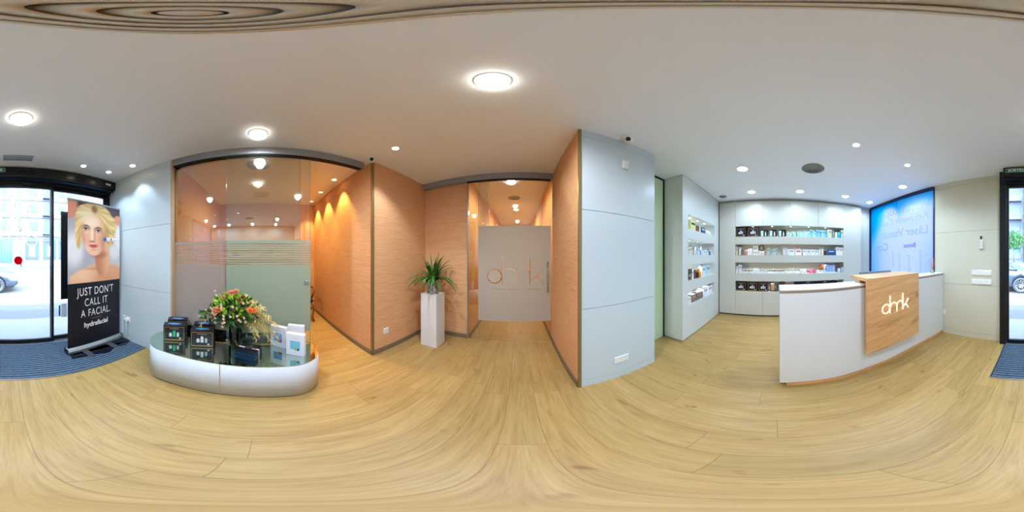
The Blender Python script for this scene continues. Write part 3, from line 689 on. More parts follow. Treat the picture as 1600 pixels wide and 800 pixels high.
vent(-2.02, -.07, .15, 'round ceiling vent behind the frosted glass, in the waiting room')
vent(-.12, 3.4, .13, 'round ceiling vent over the corridor')
vent(3.14, 1.06, .078, 'small dark round vent in the corner between the two shelf walls', VENTM, 3)
g = thing('ceiling_grille', 'small rectangular grey grille in the ceiling above the entrance header', 'air vent', (-.115, -1.84, CEIL))
MB().box(-.17, -.065, -.004, .17, -.055, -.0005).box(-.17, .055, -.004, .17, .065, -.0005).box(-.17, -.055, -.004, -.16, .055, -.0005).box(.16, -.055, -.004, .17, .055, -.0005).build('grille_frame', ALU, g)
mb = MB()
for k in range(8): mb.box(-.16, -.052 + k * .0135, -.003, .16, -.045 + k * .0135, -.001)
mb.build('slats', mat('grille_blue_grey', (130, 150, 165), .4, .3), g)
def dome(x, y, label):
    t = thing('dome_camera', label, 'security camera', (x, y, CEIL))
    MB().lathe([(.05, -.0005), (.052, -.012), (.046, -.028)], 28).build('base', WPLASTIC, t)
    MB().lathe([(.0465, -.026), (.044, -.045), (.030, -.062), (.0, -.068)], 28, cap=False).build('housing', WPLASTIC, t)
    d = Vector((-x, -y, -.25)).normalized(); p = Vector((0, 0, -.040)) + d * .03; MB().cyl(tuple(p), tuple(p + d * .02), .024, .020, 20).build('lens', BLACK, t); return t
dome(.885, 1.13, 'white dome camera above the white column'); dome(-1.46, 1.135, 'white dome camera above the outer salmon corner')
s = thing('motion_detector', 'white motion detector high on the white column', 'sensor', (.9, 1.209, 2.285))
MB().box(-.033, -.028, -.05, .033, 0, .05).build('casing', WPLASTIC, s, .008, 3); MB().box(-.018, -.034, -.035, .022, -.027, .02).build('lens', mat('sensor_window', (222, 222, 226), .3), s, .004)

# ------------------------------------------------------------------ sockets and controls
def socket(label, loc, rotz, n=1):
    t = thing('wall_socket', label, 'socket', loc, rotz); w_ = .08 * n
    MB().box(-w_ / 2, -.010, -.041, w_ / 2, 0, .041).build('plate', WPLASTIC, t, .003)
    for k in range(n):
        cx = -w_ / 2 + .04 + .08 * k; mb = MB(); mb.m = Matrix.Translation((cx, -.0105, 0)) @ Matrix.Rotation(R(90), 4, 'X'); mb.lathe([(.0, -.006), (.019, -.006), (.021, .001), (.023, .001)], 24, cap=False); mb.build('socket_well', mat('socket_shadow', (200, 200, 198), .5), t)
        MB().box(cx - .012, -.0068, -.003, cx - .007, -.004, .003).box(cx + .007, -.0068, -.003, cx + .012, -.004, .003).build('contact', mat('contact_dark', (60, 60, 60), .5), t)
    return t
socket('double white socket low on the white column', (.865, 1.209, .27), 0, 2)
socket('single white socket low on the salmon wall beside the outer corner', (-1.529, 1.42, .325), R(90))
socket('single white socket on the panelled wall between desk and entrance', (1.385, -2.299, .40), R(180))
s1 = socket('white double socket on the white wall beside the banner', (-1.599, -1.795, .38), R(90), 2)
ch = thing('plug_charger', 'white plug with hanging cable on the white wall beside the banner', 'charger', (-1.588, -1.755, .38))
MB().box(.0, -.02, -.025, .045, .02, .02).build('plug', WPLASTIC, ch, .004); MB().tube([(.03, 0, -.02), (.035, 0, -.10), (.03, .01, -.2), (.02, -.02, -.30), (.03, -.10, -.362)], .004, 8).build('cable', WPLASTIC, ch)
for lb, z in (('upper of two white four-gang switch plates on the panelled wall', 1.10), ('lower of two white four-gang switch plates on the panelled wall', .965)):
    t = thing('switch_plate', lb, 'light switch', (.735, -2.299, z), R(180)); MB().box(-.155, -.008, -.042, .155, 0, .042).build('plate', WPLASTIC, t, .002)
    for k in range(4): MB().box(-.145 + .0735 * k, -.013, -.033, -.145 + .0735 * k + .070, -.008, .033).build('switch', WPLASTIC, t, .002)
t = thing('remote_control', 'white air conditioning remote with grey screen in a wall holder', 'remote control', (.735, -2.299, 1.50), R(180))
MB().box(-.024, -.020, -.03, .024, -.004, .155).build('casing', WPLASTIC, t, .006, 3); MB().box(-.019, -.0215, .095, .019, -.020, .148).build('screen', mat('lcd_dark', (40, 62, 62), .3), t, .002)
mb = MB()
for r_ in range(4):
    for c_ in range(3): mb.box(-.015 + .011 * c_, -.0215, .01 + .018 * r_, -.015 + .011 * c_ + .007, -.020, .02 + .018 * r_)
mb.build('buttons', mat('button_grey', (170, 185, 190), .5), t); MB().box(-.030, -.026, -.045, .030, 0, .035).build('holder', mat('clear_holder', (214, 214, 200), .3), t, .004)

# ------------------------------------------------------------------ product builders (front towards local -y, base at z=0)
def P_(rgb, rough=.4, metal=0.0): return mat('tone_%d_%d_%d' % rgb, rgb, rough, metal)
CACHE = {}
def part(parent, name, key, make, m, bevel=0):
    k = (name, key)
    if k not in CACHE: o = make().build(name, m, parent, bevel); CACHE[k] = o; return o
    o = CACHE[k].copy(); COL.objects.link(o); o.parent = parent; return o
GOLD = mat('gold_foil', (205, 150, 70), .35, .4); NAVYB = mat('black_carton', (20, 24, 34), .28)
def kit_box(name, label, loc, rotz, w=.2, h=.2, d=.12, tones=((235, 235, 235), (90, 190, 130), (215, 220, 225)), group=None, bow=True):
    t = thing(name, label, 'box', loc, rotz, group); K = (w, h, d, tones)
    part(t, 'carton', K, lambda: MB().box(-w / 2, 0, 0, w / 2, d, h), NAVYB, .002)
    def bord():
        m = MB(); e = w * .05
        m.box(-w / 2 + e, -.001, h * .10, -w / 2 + e + .003, 0, h * .90).box(w / 2 - e - .003, -.001, h * .10, w / 2 - e, 0, h * .90).box(-w / 2 + e, -.001, h * .88, w / 2 - e, 0, h * .90).box(-w / 2 + e, -.0012, h * .06, w / 2 - e, 0, h * .11); return m
    part(t, 'gold_border', K, bord, GOLD)
    for i, (cx, hh, ww) in enumerate(((-.17, .20, .13), (.0, .34, .12), (.17, .24, .10))):
        c = tones[i]
        part(t, 'printed_product', K + (i,), lambda: MB().box((cx - ww / 2) * w, -.0014, h * .30, (cx + ww / 2) * w, 0, h * (.30 + hh)).box((cx - ww / 4) * w, -.0014, h * (.30 + hh), (cx + ww / 4) * w, 0, h * (.34 + hh)), P_(c))
    part(t, 'title_lettering', K, lambda: MB().box(-w * .20, -.0012, h * .78, w * .20, 0, h * .80), P_((170, 176, 184)))
    part(t, 'seal', K, lambda: (lambda m: (setattr(m, 'm', Matrix.Translation((w * .27, 0, h * .19)) @ Matrix.Rotation(R(90), 4, 'X')), m.lathe([(h * .055, 0), (h * .055, .0016)], 20, smooth=False))[1])(MB()), P_((200, 205, 210)))
    if bow: part(t, 'lid_print', K, lambda: (lambda m: (setattr(m, 'm', Matrix.Translation((0, d * .5, h)) @ Matrix.Diagonal((w * .30, d * .22, 1, 1))), m.lathe([(1, 0), (1, .001)], 28, smooth=False))[1])(MB()), mat('blue_lid_print', (80, 140, 190), .4))
    return t
def carton(name, label, loc, rotz, w, h, d, c, group=None, c2=None, cat='box'):
    t = thing(name, label, cat, loc, rotz, group); K = (round(w, 4), round(h, 4), round(d, 4), c, c2); c2 = c2 or tuple(int(v * .72) for v in c)
    part(t, 'carton', K, lambda: MB().box(-w / 2, 0, 0, w / 2, d, h), P_(c), .001)
    part(t, 'label_print', K, lambda: MB().box(-w * .34, -.0008, h * .58, w * .34, 0, h * .80), P_(c2)); return t
def bottle(name, label, loc, rotz, r, h, c, cap=(240, 240, 240), group=None, cat='bottle', taper=.8, capf=.22):
    t = thing(name, label, cat, loc, rotz, group); K = (round(r, 4), round(h, 4), c, cap, taper, capf); hb = h * (1 - capf)
    part(t, 'body', K, lambda: MB().lathe([(r * .92, 0), (r, .004), (r, hb * .82), (r * taper * .8, hb * .97), (r * .45, hb)], 18, (0, r, 0)), P_(c, .3))
    part(t, 'cap', K, lambda: MB().lathe([(r * .5, hb), (r * .5, h - .003), (r * .44, h)], 16, (0, r, 0)), P_(cap, .3)); return t
def tube_(name, label, loc, rotz, r, h, c, cap=(240, 240, 240), group=None):
    t = thing(name, label, 'tube', loc, rotz, group); K = (round(r, 4), round(h, 4), c, cap)
    def body():
        m = MB(); vs = []; n = 16
        for z, f in ((h * .18, 1.0), (h * .6, .7), (h, .06)):
            for k in range(n): a = 2 * pi * k / n; vs.append((r * 1.0 * (1 + (1 - f) * .12) * cos(a), r + r * f * sin(a), z))
        fs = [(i * n + k, i * n + (k + 1) % n, (i + 1) * n + (k + 1) % n, (i + 1) * n + k) for i in range(2) for k in range(n)] + [tuple(range(2 * n, 3 * n))]
        m.add(vs, fs, True); return m
    part(t, 'body', K, body, P_(c, .3)); part(t, 'cap', K, lambda: MB().lathe([(r * .9, 0), (r * .95, h * .18)], 16, (0, r, 0)), P_(cap, .3)); return t
def jar(name, label, loc, rotz, r, h, c=(240, 238, 232), lid=(96, 66, 50), group=None):
    t = thing(name, label, 'jar', loc, rotz, group); K = (round(r, 4), round(h, 4), c, lid)
    part(t, 'body', K, lambda: MB().lathe([(r * .9, 0), (r, .006), (r, h * .50)], 18, (0, r, 0)), P_(c, .3))
    part(t, 'band', K, lambda: MB().lathe([(r * 1.02, h * .50), (r * 1.02, h * .62)], 18, (0, r, 0)), P_(lid, .3))
    part(t, 'lid', K, lambda: MB().lathe([(r * .98, h * .62), (r * .98, h * .96), (r * .9, h)], 18, (0, r, 0)), P_((235, 226, 205), .3)); return t
ORD = ['first', 'second', 'third', 'fourth', 'fifth', 'sixth', 'seventh', 'eighth', 'ninth', 'tenth', 'eleventh', 'twelfth', 'thirteenth', 'fourteenth', 'fifteenth', 'sixteenth', 'seventeenth', 'eighteenth', 'nineteenth', 'twentieth', 'twenty-first', 'twenty-second', 'twenty-third', 'twenty-fourth']

# ------------------------------------------------------------------ east shelf wall
XE = 3.45; NY0, NY1 = -1.52, .88
ROWS = [(1.765, 2.0), (1.365, 1.605), (.970, 1.210), (.578, .805)]
sw = thing('shelf_wall_cabinet', 'full-height ivory cabinet wall with four long lit niches behind the desk', 'cabinet', (XE, -.37, 0))
def rel(mb, o=(XE, -.37, 0)): mb.m = Matrix.Translation((-o[0], -o[1], -o[2])); return mb
mb = rel(MB())
mb.box(XE + .30, NY0 - .02, .03, XE + .375, NY1 + .02, 2.60)                    # back
mb.box(XE + .012, NY1, .03, XE + .30, NY1 + .02, 2.59).box(XE + .012, NY0 - .02, .03, XE + .30, NY0, 2.59)
zb = [ROWS[3][0]] ; slabs = [(ROWS[k + 1][1], ROWS[k][0]) for k in range(3)]
for a, b in slabs: mb.box(XE, NY0, a, XE + .30, NY1, b)
mb.box(XE + .002, NY0, ROWS[3][0] - .02, XE + .30, NY1, ROWS[3][0]); mb.box(XE + .002, NY0, 2.0, XE + .30, NY1, 2.02)
mb.build('carcass', PANELE, sw)
MB and rel(MB()).box(XE + .02, -1.97, 0.0, XE + .10, 1.24, .03).build('kick_plate', mat('dark_kick', (70, 62, 54), .6), sw)
for k in range(4):
    a, b = NY1 - .6 * k, NY1 - .6 * (k + 1)
    rel(MB()).box(XE, b + .002, 2.003, XE + .018, a - .002, 2.565).build('door', PANELE, sw, .001)
    rel(MB()).box(XE, b + .002, .035, XE + .018, a - .002, .575).build('door', PANELE, sw, .001)
rel(MB()).box(XE, NY1 + .002, .035, XE + .018, 1.25, 2.565).build('side_panel', PANELE, sw, .001)
rel(MB()).box(XE, -1.98, .035, XE + .018, NY0 - .002, 2.565).build('side_panel', PANELE, sw, .001)
rel(MB()).box(XE + .018, -1.98, .035, XE + .30, -1.962, 2.60).box(XE + .02, -1.96, 2.567, XE + .05, 1.25, 2.615).build('filler', mat('shadow_gap', (150, 150, 144), .6), sw)
def ye(px, x=3.50): return x / tan(phi(px))
rown = ['top', 'second', 'third', 'lowest']
for r_, (z0, z1) in enumerate(ROWS):
    for k, px in enumerate((1176.5, 1206.5, 1235.5, 1263.5, 1289.5)):
        lamp('niche', XE + .10, ye(px, XE + .10), '%s spotlight from the left in the %s niche of the long shelf wall' % (ORD[k], rown[r_]), P_NICHE, C_WARM, 120, z1)
RE = R(-90)
def seat(row): return ROWS[row][0] + .0006
def east(kind, row, px0, px1, h, c, label, x=3.485, **kw):
    y0, y1 = ye(px0, x), ye(px1, x); w_ = abs(y0 - y1); loc = (x, (y0 + y1) / 2, seat(row)); h = min(h, ROWS[row][1] - ROWS[row][0] - .012)
    if kind == 'kit': return kit_box('product_kit_box', label, loc, RE, w_ * .96, h, kw.pop('d', .12), kw.pop('tones', ((225, 230, 235), (225, 230, 240), (205, 210, 220))), bow=False)
    if kind == 'box': return carton('product_box', label, loc, RE, w_ * .93, h, kw.pop('d', .06), c, **kw)
    if kind == 'bottle': return bottle('product_bottle', label, loc, RE, w_ * .46, h, c, **kw)
    if kind == 'tube': return tube_('product_tube', label, loc, RE, w_ * .44, h, c, **kw)
    if kind == 'jar': return jar('product_jar', label, loc, RE, w_ * .46, h, c or (240, 238, 232), **kw)
def series(kind, row, px0, px1, n, hs, cs, desc, group, **kw):
    for k in range(n):
        a = px0 + (px1 - px0) * k / n; b = px0 + (px1 - px0) * (k + 1) / n
        east(kind, row, a, b, hs[k % len(hs)], cs[k % len(cs)], '%s from the left of the %s' % (ORD[k], desc), group=group, **kw)
BK = 'in the long shelf wall'
east('kit', 0, 1149.8, 1165.5, .215, None, 'black product kit box at the left end of the top niche')
east('kit', 0, 1168, 1185.5, .215, None, 'second black product kit box in the top niche, beside the small kits')
def mini_kit(row, px0, px1, label, x=3.485):
    y0, y1 = ye(px0, x), ye(px1, x); w_ = abs(y0 - y1) * .95; t = thing('mini_kit_box', label, 'box', (x, (y0 + y1) / 2, seat(row)), RE, 'small framed kits in the top niche'); h = .15
    part(t, 'carton', 'mk', lambda: MB().box(-w_ / 2, .012, 0, w_ / 2, .07, h).box(-w_ / 2, 0, 0, -w_ / 2 + .008, .012, h).box(w_ / 2 - .008, 0, 0, w_ / 2, .012, h).box(-w_ / 2, 0, h - .012, w_ / 2, .012, h).box(-w_ / 2, 0, 0, w_ / 2, .012, .008), NAVYB)
    part(t, 'green_panel', 'mk', lambda: MB().box(-w_ * .42, .005, .012, -w_ * .08, .0118, h * .88), P_((190, 228, 200)))
    part(t, 'small_bottle', 'mk', lambda: MB().lathe([(.014, 0), (.016, .01), (.016, .06), (.008, .075), (.008, .10)], 12, (w_ * .2, .0, .012)), P_((225, 215, 220))); return t
for k, (a, b) in enumerate(((1187.4, 1200), (1201.6, 1213.8), (1215.6, 1228))): mini_kit(0, a, b, '%s small black framed kit with a green panel in the top niche' % ('left', 'middle', 'right')[k].replace('left', 'left-hand').replace('right', 'right-hand'))
for k in range(2): t = jar('stacked_black_jar', ('lower', 'upper')[k] + ' of two stacked black-topped jars beside the framed kits', (3.485, ye(1230.8), seat(0) + .056 * k), RE, .022, .055, (225, 235, 230), (20, 20, 22))
series('bottle', 0, 1232.8, 1246, 6, [.10, .115, .105, .12], [(176, 226, 208), (206, 238, 226), (120, 176, 160)], 'six short mint bottles in the top niche', 'short mint bottles in the top niche', cap=(225, 240, 235))
series('bottle', 0, 1246, 1264, 8, [.13, .15, .14], [(190, 236, 232), (160, 222, 226), (214, 240, 240)], 'eight pale aqua bottles in the top niche', 'pale aqua bottles in the top niche', cap=(230, 244, 244))
series('box', 0, 1264, 1278, 5, [.12, .17, .15], [(170, 226, 224), (120, 196, 210), (200, 236, 234)], 'five aqua cartons in the top niche', 'aqua cartons in the top niche')
series('box', 0, 1278, 1292, 5, [.17, .15, .165], [(150, 208, 232), (112, 184, 214), (176, 222, 236)], 'five sky blue cartons in the top niche', 'sky blue cartons in the top niche')
east('box', 0, 1293.8, 1299.6, .19, (206, 214, 176), 'sage green tall carton near the right end of the top niche')
east('bottle', 0, 1300.5, 1304.5, .16, (140, 150, 140), 'grey glass bottle beside the sage carton in the top niche', cap=(200, 220, 215))
east('bottle', 0, 1305, 1309, .18, (236, 238, 240), 'white bottle with black cap near the right end of the top niche', cap=(18, 18, 24))
east('bottle', 0, 1309.2, 1313.6, .18, (30, 180, 205), 'turquoise bottle with black cap in the top niche', cap=(18, 18, 24))
east('box', 0, 1314.2, 1317.4, .19, (205, 222, 215), 'thin pale green carton at the right end of the top niche')
# second
east('box', 1, 1149.8, 1152.8, .18, (228, 206, 178), 'beige carton at the left end of the second niche')
east('tube', 1, 1154, 1157.4, .18, (214, 212, 218), 'tall grey white tube near the left end of the second niche')
east('jar', 1, 1162.3, 1167.2, .12, (222, 130, 120), 'pink glass jar in the second niche', lid=(200, 90, 90))
series('tube', 1, 1167.6, 1174.4, 2, [.14], [(240, 236, 226)], 'two white tubes in the second niche', 'white tubes beside the pink jar')
east('box', 1, 1176.5, 1184.5, .21, (246, 240, 232), 'tall white carton in the second niche beside the black wreath')
series('box', 1, 1176.5, 1185, 3, [.085], [(240, 232, 222)], 'three small ivory cartons before the tall white carton', 'small ivory cartons in the second niche', x=3.455, d=.025)
t = thing('display_wreath', 'round black beaded wreath on a small stand in the second niche', 'ornament', (3.50, ye(1190), seat(1)), RE)
mb = MB()
for k in range(16): a = 2 * pi * k / 16; mb.ball((.055 * cos(a), 0, .155 + .055 * sin(a)), .0115, 8, 6)
mb.build('bead_ring', BLACKM, t); MB().lathe([(.03, 0), (.03, .006), (.005, .01), (.005, .10)], 16).build('stand', CHROME, t)
series('tube', 1, 1185.6, 1194.2, 4, [.09], [(238, 222, 208)], 'four short cream tubes below the black wreath', 'short cream tubes in the second niche', x=3.455)
east('box', 1, 1194.6, 1197.2, .20, (196, 150, 104), 'narrow brown carton right of the black wreath')
east('box', 1, 1198.4, 1202.6, .16, (170, 196, 194), 'tall teal grey carton of the teal grey group in the second niche')
series('box', 1, 1203, 1218.5, 5, [.11, .12, .135, .16, .08], [(168, 186, 180), (178, 194, 186), (190, 202, 196)], 'five grey green cartons in the second niche', 'grey green cartons in the second niche')
series('bottle', 1, 1222.6, 1232, 5, [.17, .15, .17], [(212, 206, 204), (236, 232, 232), (226, 214, 220)], 'five slim grey white bottles in the second niche', 'slim bottles in the second niche')
east('box', 1, 1232.3, 1241.4, .13, (236, 240, 238), 'wide white carton left of the red-edged cartons', d=.10)
for k, (a, b) in enumerate(((1242.6, 1252.8),)): east('box', 1, a, b, .125, (244, 236, 228), 'white carton with a coral red print in the second niche', c2=(206, 96, 80), d=.10)
t = carton('sale_sign', 'small pink printed sign standing on the cartons of the second niche', (3.50, ye(1245.5), seat(1) + .1308), RE, .14, .055, .006, (238, 190, 186), c2=(196, 84, 92), cat='sign')
series('box', 1, 1254.4, 1279, 4, [.125, .12], [(240, 240, 236), (228, 232, 234)], 'four wide white cartons right of the red-print carton', 'wide white cartons in the second niche', d=.09)
series('bottle', 1, 1280, 1287, 3, [.18, .16], [(240, 238, 226), (206, 196, 150)], 'three slim ivory bottles in the second niche', 'slim ivory bottles in the second niche')
east('box', 1, 1287.3, 1291.6, .10, (90, 44, 28), 'small brown carton beside the blue carton')
east('box', 1, 1292.3, 1305.8, .125, (34, 82, 130), 'dark blue wide carton in the second niche', d=.1, c2=(170, 200, 230))
series('box', 1, 1306.2, 1317.4, 2, [.19, .18], [(236, 236, 246), (240, 236, 228)], 'two tall white cartons ending the second niche', 'tall white cartons in the second niche', d=.09)
# third
east('box', 2, 1150, 1153.2, .15, (236, 240, 230), 'white carton at the left end of the third niche')
east('box', 2, 1154, 1158.8, .19, (226, 228, 236), 'tall white carton near the left end of the third niche')
east('box', 2, 1159, 1160.5, .095, (246, 246, 244), 'small white carton beside the tall one in the third niche')
series('jar', 2, 1161, 1176.2, 5, [.10], [None], 'five banded cream jars in the third niche', 'banded cream jars in the third niche')
series('tube', 2, 1177, 1186.6, 5, [.11, .12], [(238, 240, 238), (226, 234, 228)], 'five white tubes in the third niche', 'white tubes in the third niche')
series('box', 2, 1187.2, 1198, 4, [.09, .11, .085], [(226, 236, 234), (238, 234, 224)], 'four pale cartons in the third niche', 'pale cartons in the third niche')
series('jar', 2, 1198.8, 1224.6, 7, [.10], [None], 'seven banded cream jars in the third niche', 'banded cream jars in the middle of the third niche')
series('jar', 2, 1225.4, 1250, 9, [.10, .115], [(244, 240, 234)], 'nine white jars right of the banded jars', 'plain white jars in the third niche', lid=(214, 206, 196))
series('tube', 2, 1250.6, 1260, 4, [.10], [(244, 222, 222), (226, 238, 226)], 'four pale pink and green tubes in the third niche', 'pale pink and green tubes')
series('tube', 2, 1260.4, 1265, 2, [.07], [(214, 30, 96)], 'two magenta tubes in the third niche', 'magenta tubes')
series('bottle', 2, 1265.6, 1275, 4, [.09, .11, .12], [(244, 120, 150), (240, 150, 170), (232, 96, 130)], 'four rose pink bottles in the third niche', 'rose pink bottles', cap=(240, 200, 210))
east('box', 2, 1277.5, 1286.5, .07, (244, 240, 234), 'low white carton under the orange salt lamp', d=.10)
t = thing('salt_lamp', 'orange salt crystal lamp on a white carton in the third niche', 'lamp', (3.53, ye(1283.5, 3.53), seat(2) + .0706), RE)
MB().lathe([(.045, 0), (.045, .014)], 20).build('base', P_((110, 60, 30)), t)
mb = MB(); mb.lathe([(.035, .014), (.055, .03), (.06, .06), (.045, .095), (.018, .115), (0, .12)], 9, smooth=False); mb.build('crystal', mottled('salt_crystal', (190, 84, 20), (220, 112, 40), (240, 160, 90), 30, .5), t)
t = thing('acrylic_display', 'blue white acrylic product display near the right of the third niche', 'display stand', (3.475, ye(1297.5, 3.475), seat(2)), RE)
MB().box(-.145, 0, 0, .145, .16, .012).build('base', P_((206, 220, 246)), t, .002); MB().box(-.115, .13, .012, .145, .14, .175).build('back_board', P_((150, 186, 232)), t)
for k in range(3): MB().box(-.085 + .075 * k, .06, .012, -.02 + .075 * k, .10, .165).build('printed_carton', P_((176, 200, 238)), t, .001)
MB().lathe([(.016, 0), (.016, .12), (.010, .13), (.010, .16)], 16, (-.10, .03, .012)).build('steel_tester', CHROME, t)
east('bottle', 2, 1309.2, 1314.2, .13, (214, 222, 240), 'clear bottle with navy base near the right end of the third niche', cap=(30, 60, 150))
east('bottle', 2, 1314.6, 1317.6, .16, (210, 214, 226), 'slim clear bottle with black cap at the right end of the third niche', cap=(18, 18, 24))
# lowest
for k, (a, b) in enumerate(((1149.8, 1166), (1167.2, 1183.6), (1184.2, 1200.8))): east('kit', 3, a, b, .20, None, '%s of the three black kit boxes in the lowest niche' % ('left', 'middle', 'right')[k], tones=((235, 235, 240), (200, 225, 205), (220, 222, 235)) if k == 1 else ((225, 228, 240), (235, 238, 245), (206, 210, 220)))
t = thing('candle_lantern', 'beige cylindrical lantern with dark sides in the lowest niche', 'lantern', (3.56, ye(1207.5, 3.56), seat(3)), RE)
MB().lathe([(.045, .012), (.05, .02), (.05, .15), (.045, .16)], 24).build('shade', mottled('lantern_paper', (190, 150, 110), (214, 178, 136), (230, 200, 160), 40, .6), t)
MB().lathe([(.055, 0), (.055, .012)], 24).box(-.062, -.012, .0, -.055, .012, .175).box(.055, -.012, 0, .062, .012, .175).box(-.062, -.012, .165, .062, .012, .175).build('frame', P_((70, 56, 46)), t)
east('box', 3, 1213, 1216.4, .16, (84, 82, 74), 'dark grey upright carton beside the lantern in the lowest niche')
t = thing('dark_bowl', 'dark shallow bowl in the lowest niche just above the desk edge', 'bowl', (3.58, ye(1222, 3.58), seat(3)), RE)
MB().lathe([(.03, 0), (.035, .12), (.075, .175), (.078, .19), (.066, .182), (0, .135)], 24).build('bowl', P_((92, 84, 74)), t)
t = thing('black_console', 'long black console lying in the lowest niche above the desk top', 'console', (3.56, ye(1276, 3.56), seat(3)), RE)
MB().box(-.50, 0, 0, .50, .17, .185).build('casing', BLACK, t, .006); MB().box(-.48, -.003, .03, .48, 0, .15).build('front_panel', mat('console_front', (34, 36, 40), .4), t)

# ------------------------------------------------------------------ north shelf unit
U0, U1, UY = 1.953, 3.448, 1.26; NX0, NX1 = 2.105, 3.17
nu = thing('display_shelf_unit', 'white deep shelf unit with four lit niches beside the green glass door', 'shelf unit', (2.7, UY, 0))
O2 = (2.7, UY, 0); mb = rel(MB(), O2)
mb.box(U0, UY, 0.02, NX0, UY + .66, 2.61).box(NX1, UY, .02, U1 - .02, UY + .66, 2.61).box(NX0, UY + .28, .02, NX1, UY + .66, 2.61)
mb.box(NX0, UY, 2.0, NX1, UY + .28, 2.61).box(NX0, UY, .02, NX1, UY + .28, ROWS[3][0])
for a, b in slabs: mb.box(NX0, UY, a, NX1, UY + .28, b)
mb.build('carcass', mat('cool_white_unit', (212, 216, 212), .35), nu); rel(MB(), O2).box(U0 + .003, UY + .004, 0, U1 - .02, UY + .6, .02).build('base_profile', ALU, nu)
rel(MB(), O2).box(U0 + .0, UY + .002, 2.61, U1 - .02, UY + .6, 2.6195).build('top_profile', mat('shadow_gap', (150, 150, 144), .6), nu)
for r_, (z0, z1) in enumerate(ROWS):
    for k, x in enumerate((2.35, 2.64, 2.93)): lamp('niche', x, UY + .12, '%s spotlight in the %s niche of the white shelf unit' % (('left', 'middle', 'right')[k], rown[r_]), P_NICHE, C_WARM, 120, z1)
def north(kind, row, x0, x1, h, c, label, y=1.29, **kw):
    loc = ((x0 + x1) / 2, y, seat(row)); w_ = x1 - x0; f = dict(box=lambda: carton('product_box', label, loc, 0, w_ * .95, h, kw.pop('d', .07), c, **kw), bottle=lambda: bottle('product_bottle', label, loc, 0, w_ * .46, h, c, **kw), tube=lambda: tube_('product_tube', label, loc, 0, w_ * .45, h, c, **kw), kit=lambda: kit_box('product_kit_box', label, loc, 0, w_ * .95, h, .08, bow=False, **kw)); return f[kind]()
def xn(X): return 1.29 * tan(phi(1070 + X * .0938))
UN = 'of the white shelf unit'
north('box', 0, xn(95), xn(185), .165, (214, 220, 158), 'yellow green dotted carton in the top niche ' + UN, c2=(60, 70, 50))
north('box', 0, xn(190), xn(245), .11, (140, 88, 56), 'brown carton in the top niche ' + UN)
north('bottle', 0, xn(250), xn(272), .13, (236, 240, 240), 'white bottle beside the brown carton in the top niche')
north('box', 0, xn(275), xn(345), .105, (40, 84, 116), 'dark teal carton in the top niche ' + UN, c2=(190, 215, 225))
for k in range(3): north('bottle', 0, xn(350 + 35 * k), xn(380 + 35 * k), .09, (206, 220, 220), '%s of the three clear bottles in the top niche %s' % (('left', 'middle', 'right')[k], UN), group='clear bottles in the white unit')
for k, (a, b, h, c, d_) in enumerate(((60, 95, .12, (222, 218, 206), 'cream carton at the left end'), (98, 130, .14, (206, 206, 196), 'grey carton next to the cream one'), (133, 158, .16, (190, 170, 140), 'tan tall carton'), (190, 225, .13, (176, 206, 226), 'sky blue carton'), (228, 250, .12, (236, 236, 232), 'narrow white carton'), (305, 350, .08, (222, 220, 206), 'low cream carton'), (360, 400, .10, (196, 220, 240), 'pale blue carton near the right end'), (436, 462, .10, (222, 230, 226), 'white carton at the right end'))):
    north('box', 1, xn(a), xn(b), h, c, d_ + ' of the second niche ' + UN)
for k, (a, b, h, c, cap, d_) in enumerate(((162, 186, .13, (226, 230, 236), (20, 22, 28), 'black-capped bottle by the tan carton'), (252, 278, .13, (90, 130, 190), (30, 40, 80), 'blue bottle with navy cap'), (280, 303, .15, (214, 222, 244), (236, 240, 248), 'lilac white bottle'), (405, 438, .12, (60, 76, 120), (24, 28, 40), 'navy bottle near the right end'))):
    north('bottle', 1, xn(a), xn(b), h, c, d_ + ' in the second niche ' + UN, cap=cap)
north('kit', 2, xn(55), xn(120), .17, None, 'dark navy kit box in the third niche ' + UN)
north('box', 2, xn(123), xn(148), .155, (236, 238, 240), 'narrow white carton beside the navy kit box')
north('box', 2, xn(150), xn(186), .15, (120, 70, 46), 'brown carton beside the dark bottles in the third niche')
north('bottle', 2, xn(188), xn(215), .14, (40, 30, 30), 'left of two dark brown bottles in the third niche', cap=(214, 160, 70), group='dark brown bottles')
north('bottle', 2, xn(217), xn(244), .14, (40, 30, 30), 'right of two dark brown bottles in the third niche', cap=(214, 160, 70), group='dark brown bottles')
north('bottle', 2, xn(246), xn(285), .15, (232, 158, 44), 'amber orange bottle in the third niche ' + UN, cap=(240, 200, 90))
north('box', 2, xn(292), xn(345), .19, (226, 232, 240), 'tall white carton with aqua print in the third niche ' + UN, c2=(90, 180, 200))
north('box', 2, xn(365), xn(415), .20, (206, 228, 242), 'tall pale blue carton in the third niche ' + UN, c2=(70, 150, 200))
north('box', 3, xn(50), xn(110), .11, (232, 228, 222), 'white carton at the left end of the lowest niche ' + UN, c2=(190, 186, 180))
north('box', 3, xn(115), xn(196), .125, (128, 112, 102), 'left of two taupe cartons in the lowest niche ' + UN, c2=(190, 140, 120), group='taupe cartons', d=.12)
north('box', 3, xn(200), xn(305), .125, (120, 108, 104), 'right of two taupe cartons in the lowest niche ' + UN, c2=(190, 120, 120), group='taupe cartons', d=.12)
for k, (a, b) in enumerate(((312, 385), (390, 465))): north('box', 3, xn(a), xn(b), .16, (232, 234, 242), '%s of two large white cartons in the lowest niche %s' % (('left', 'right')[k], UN), group='large white cartons', d=.12)

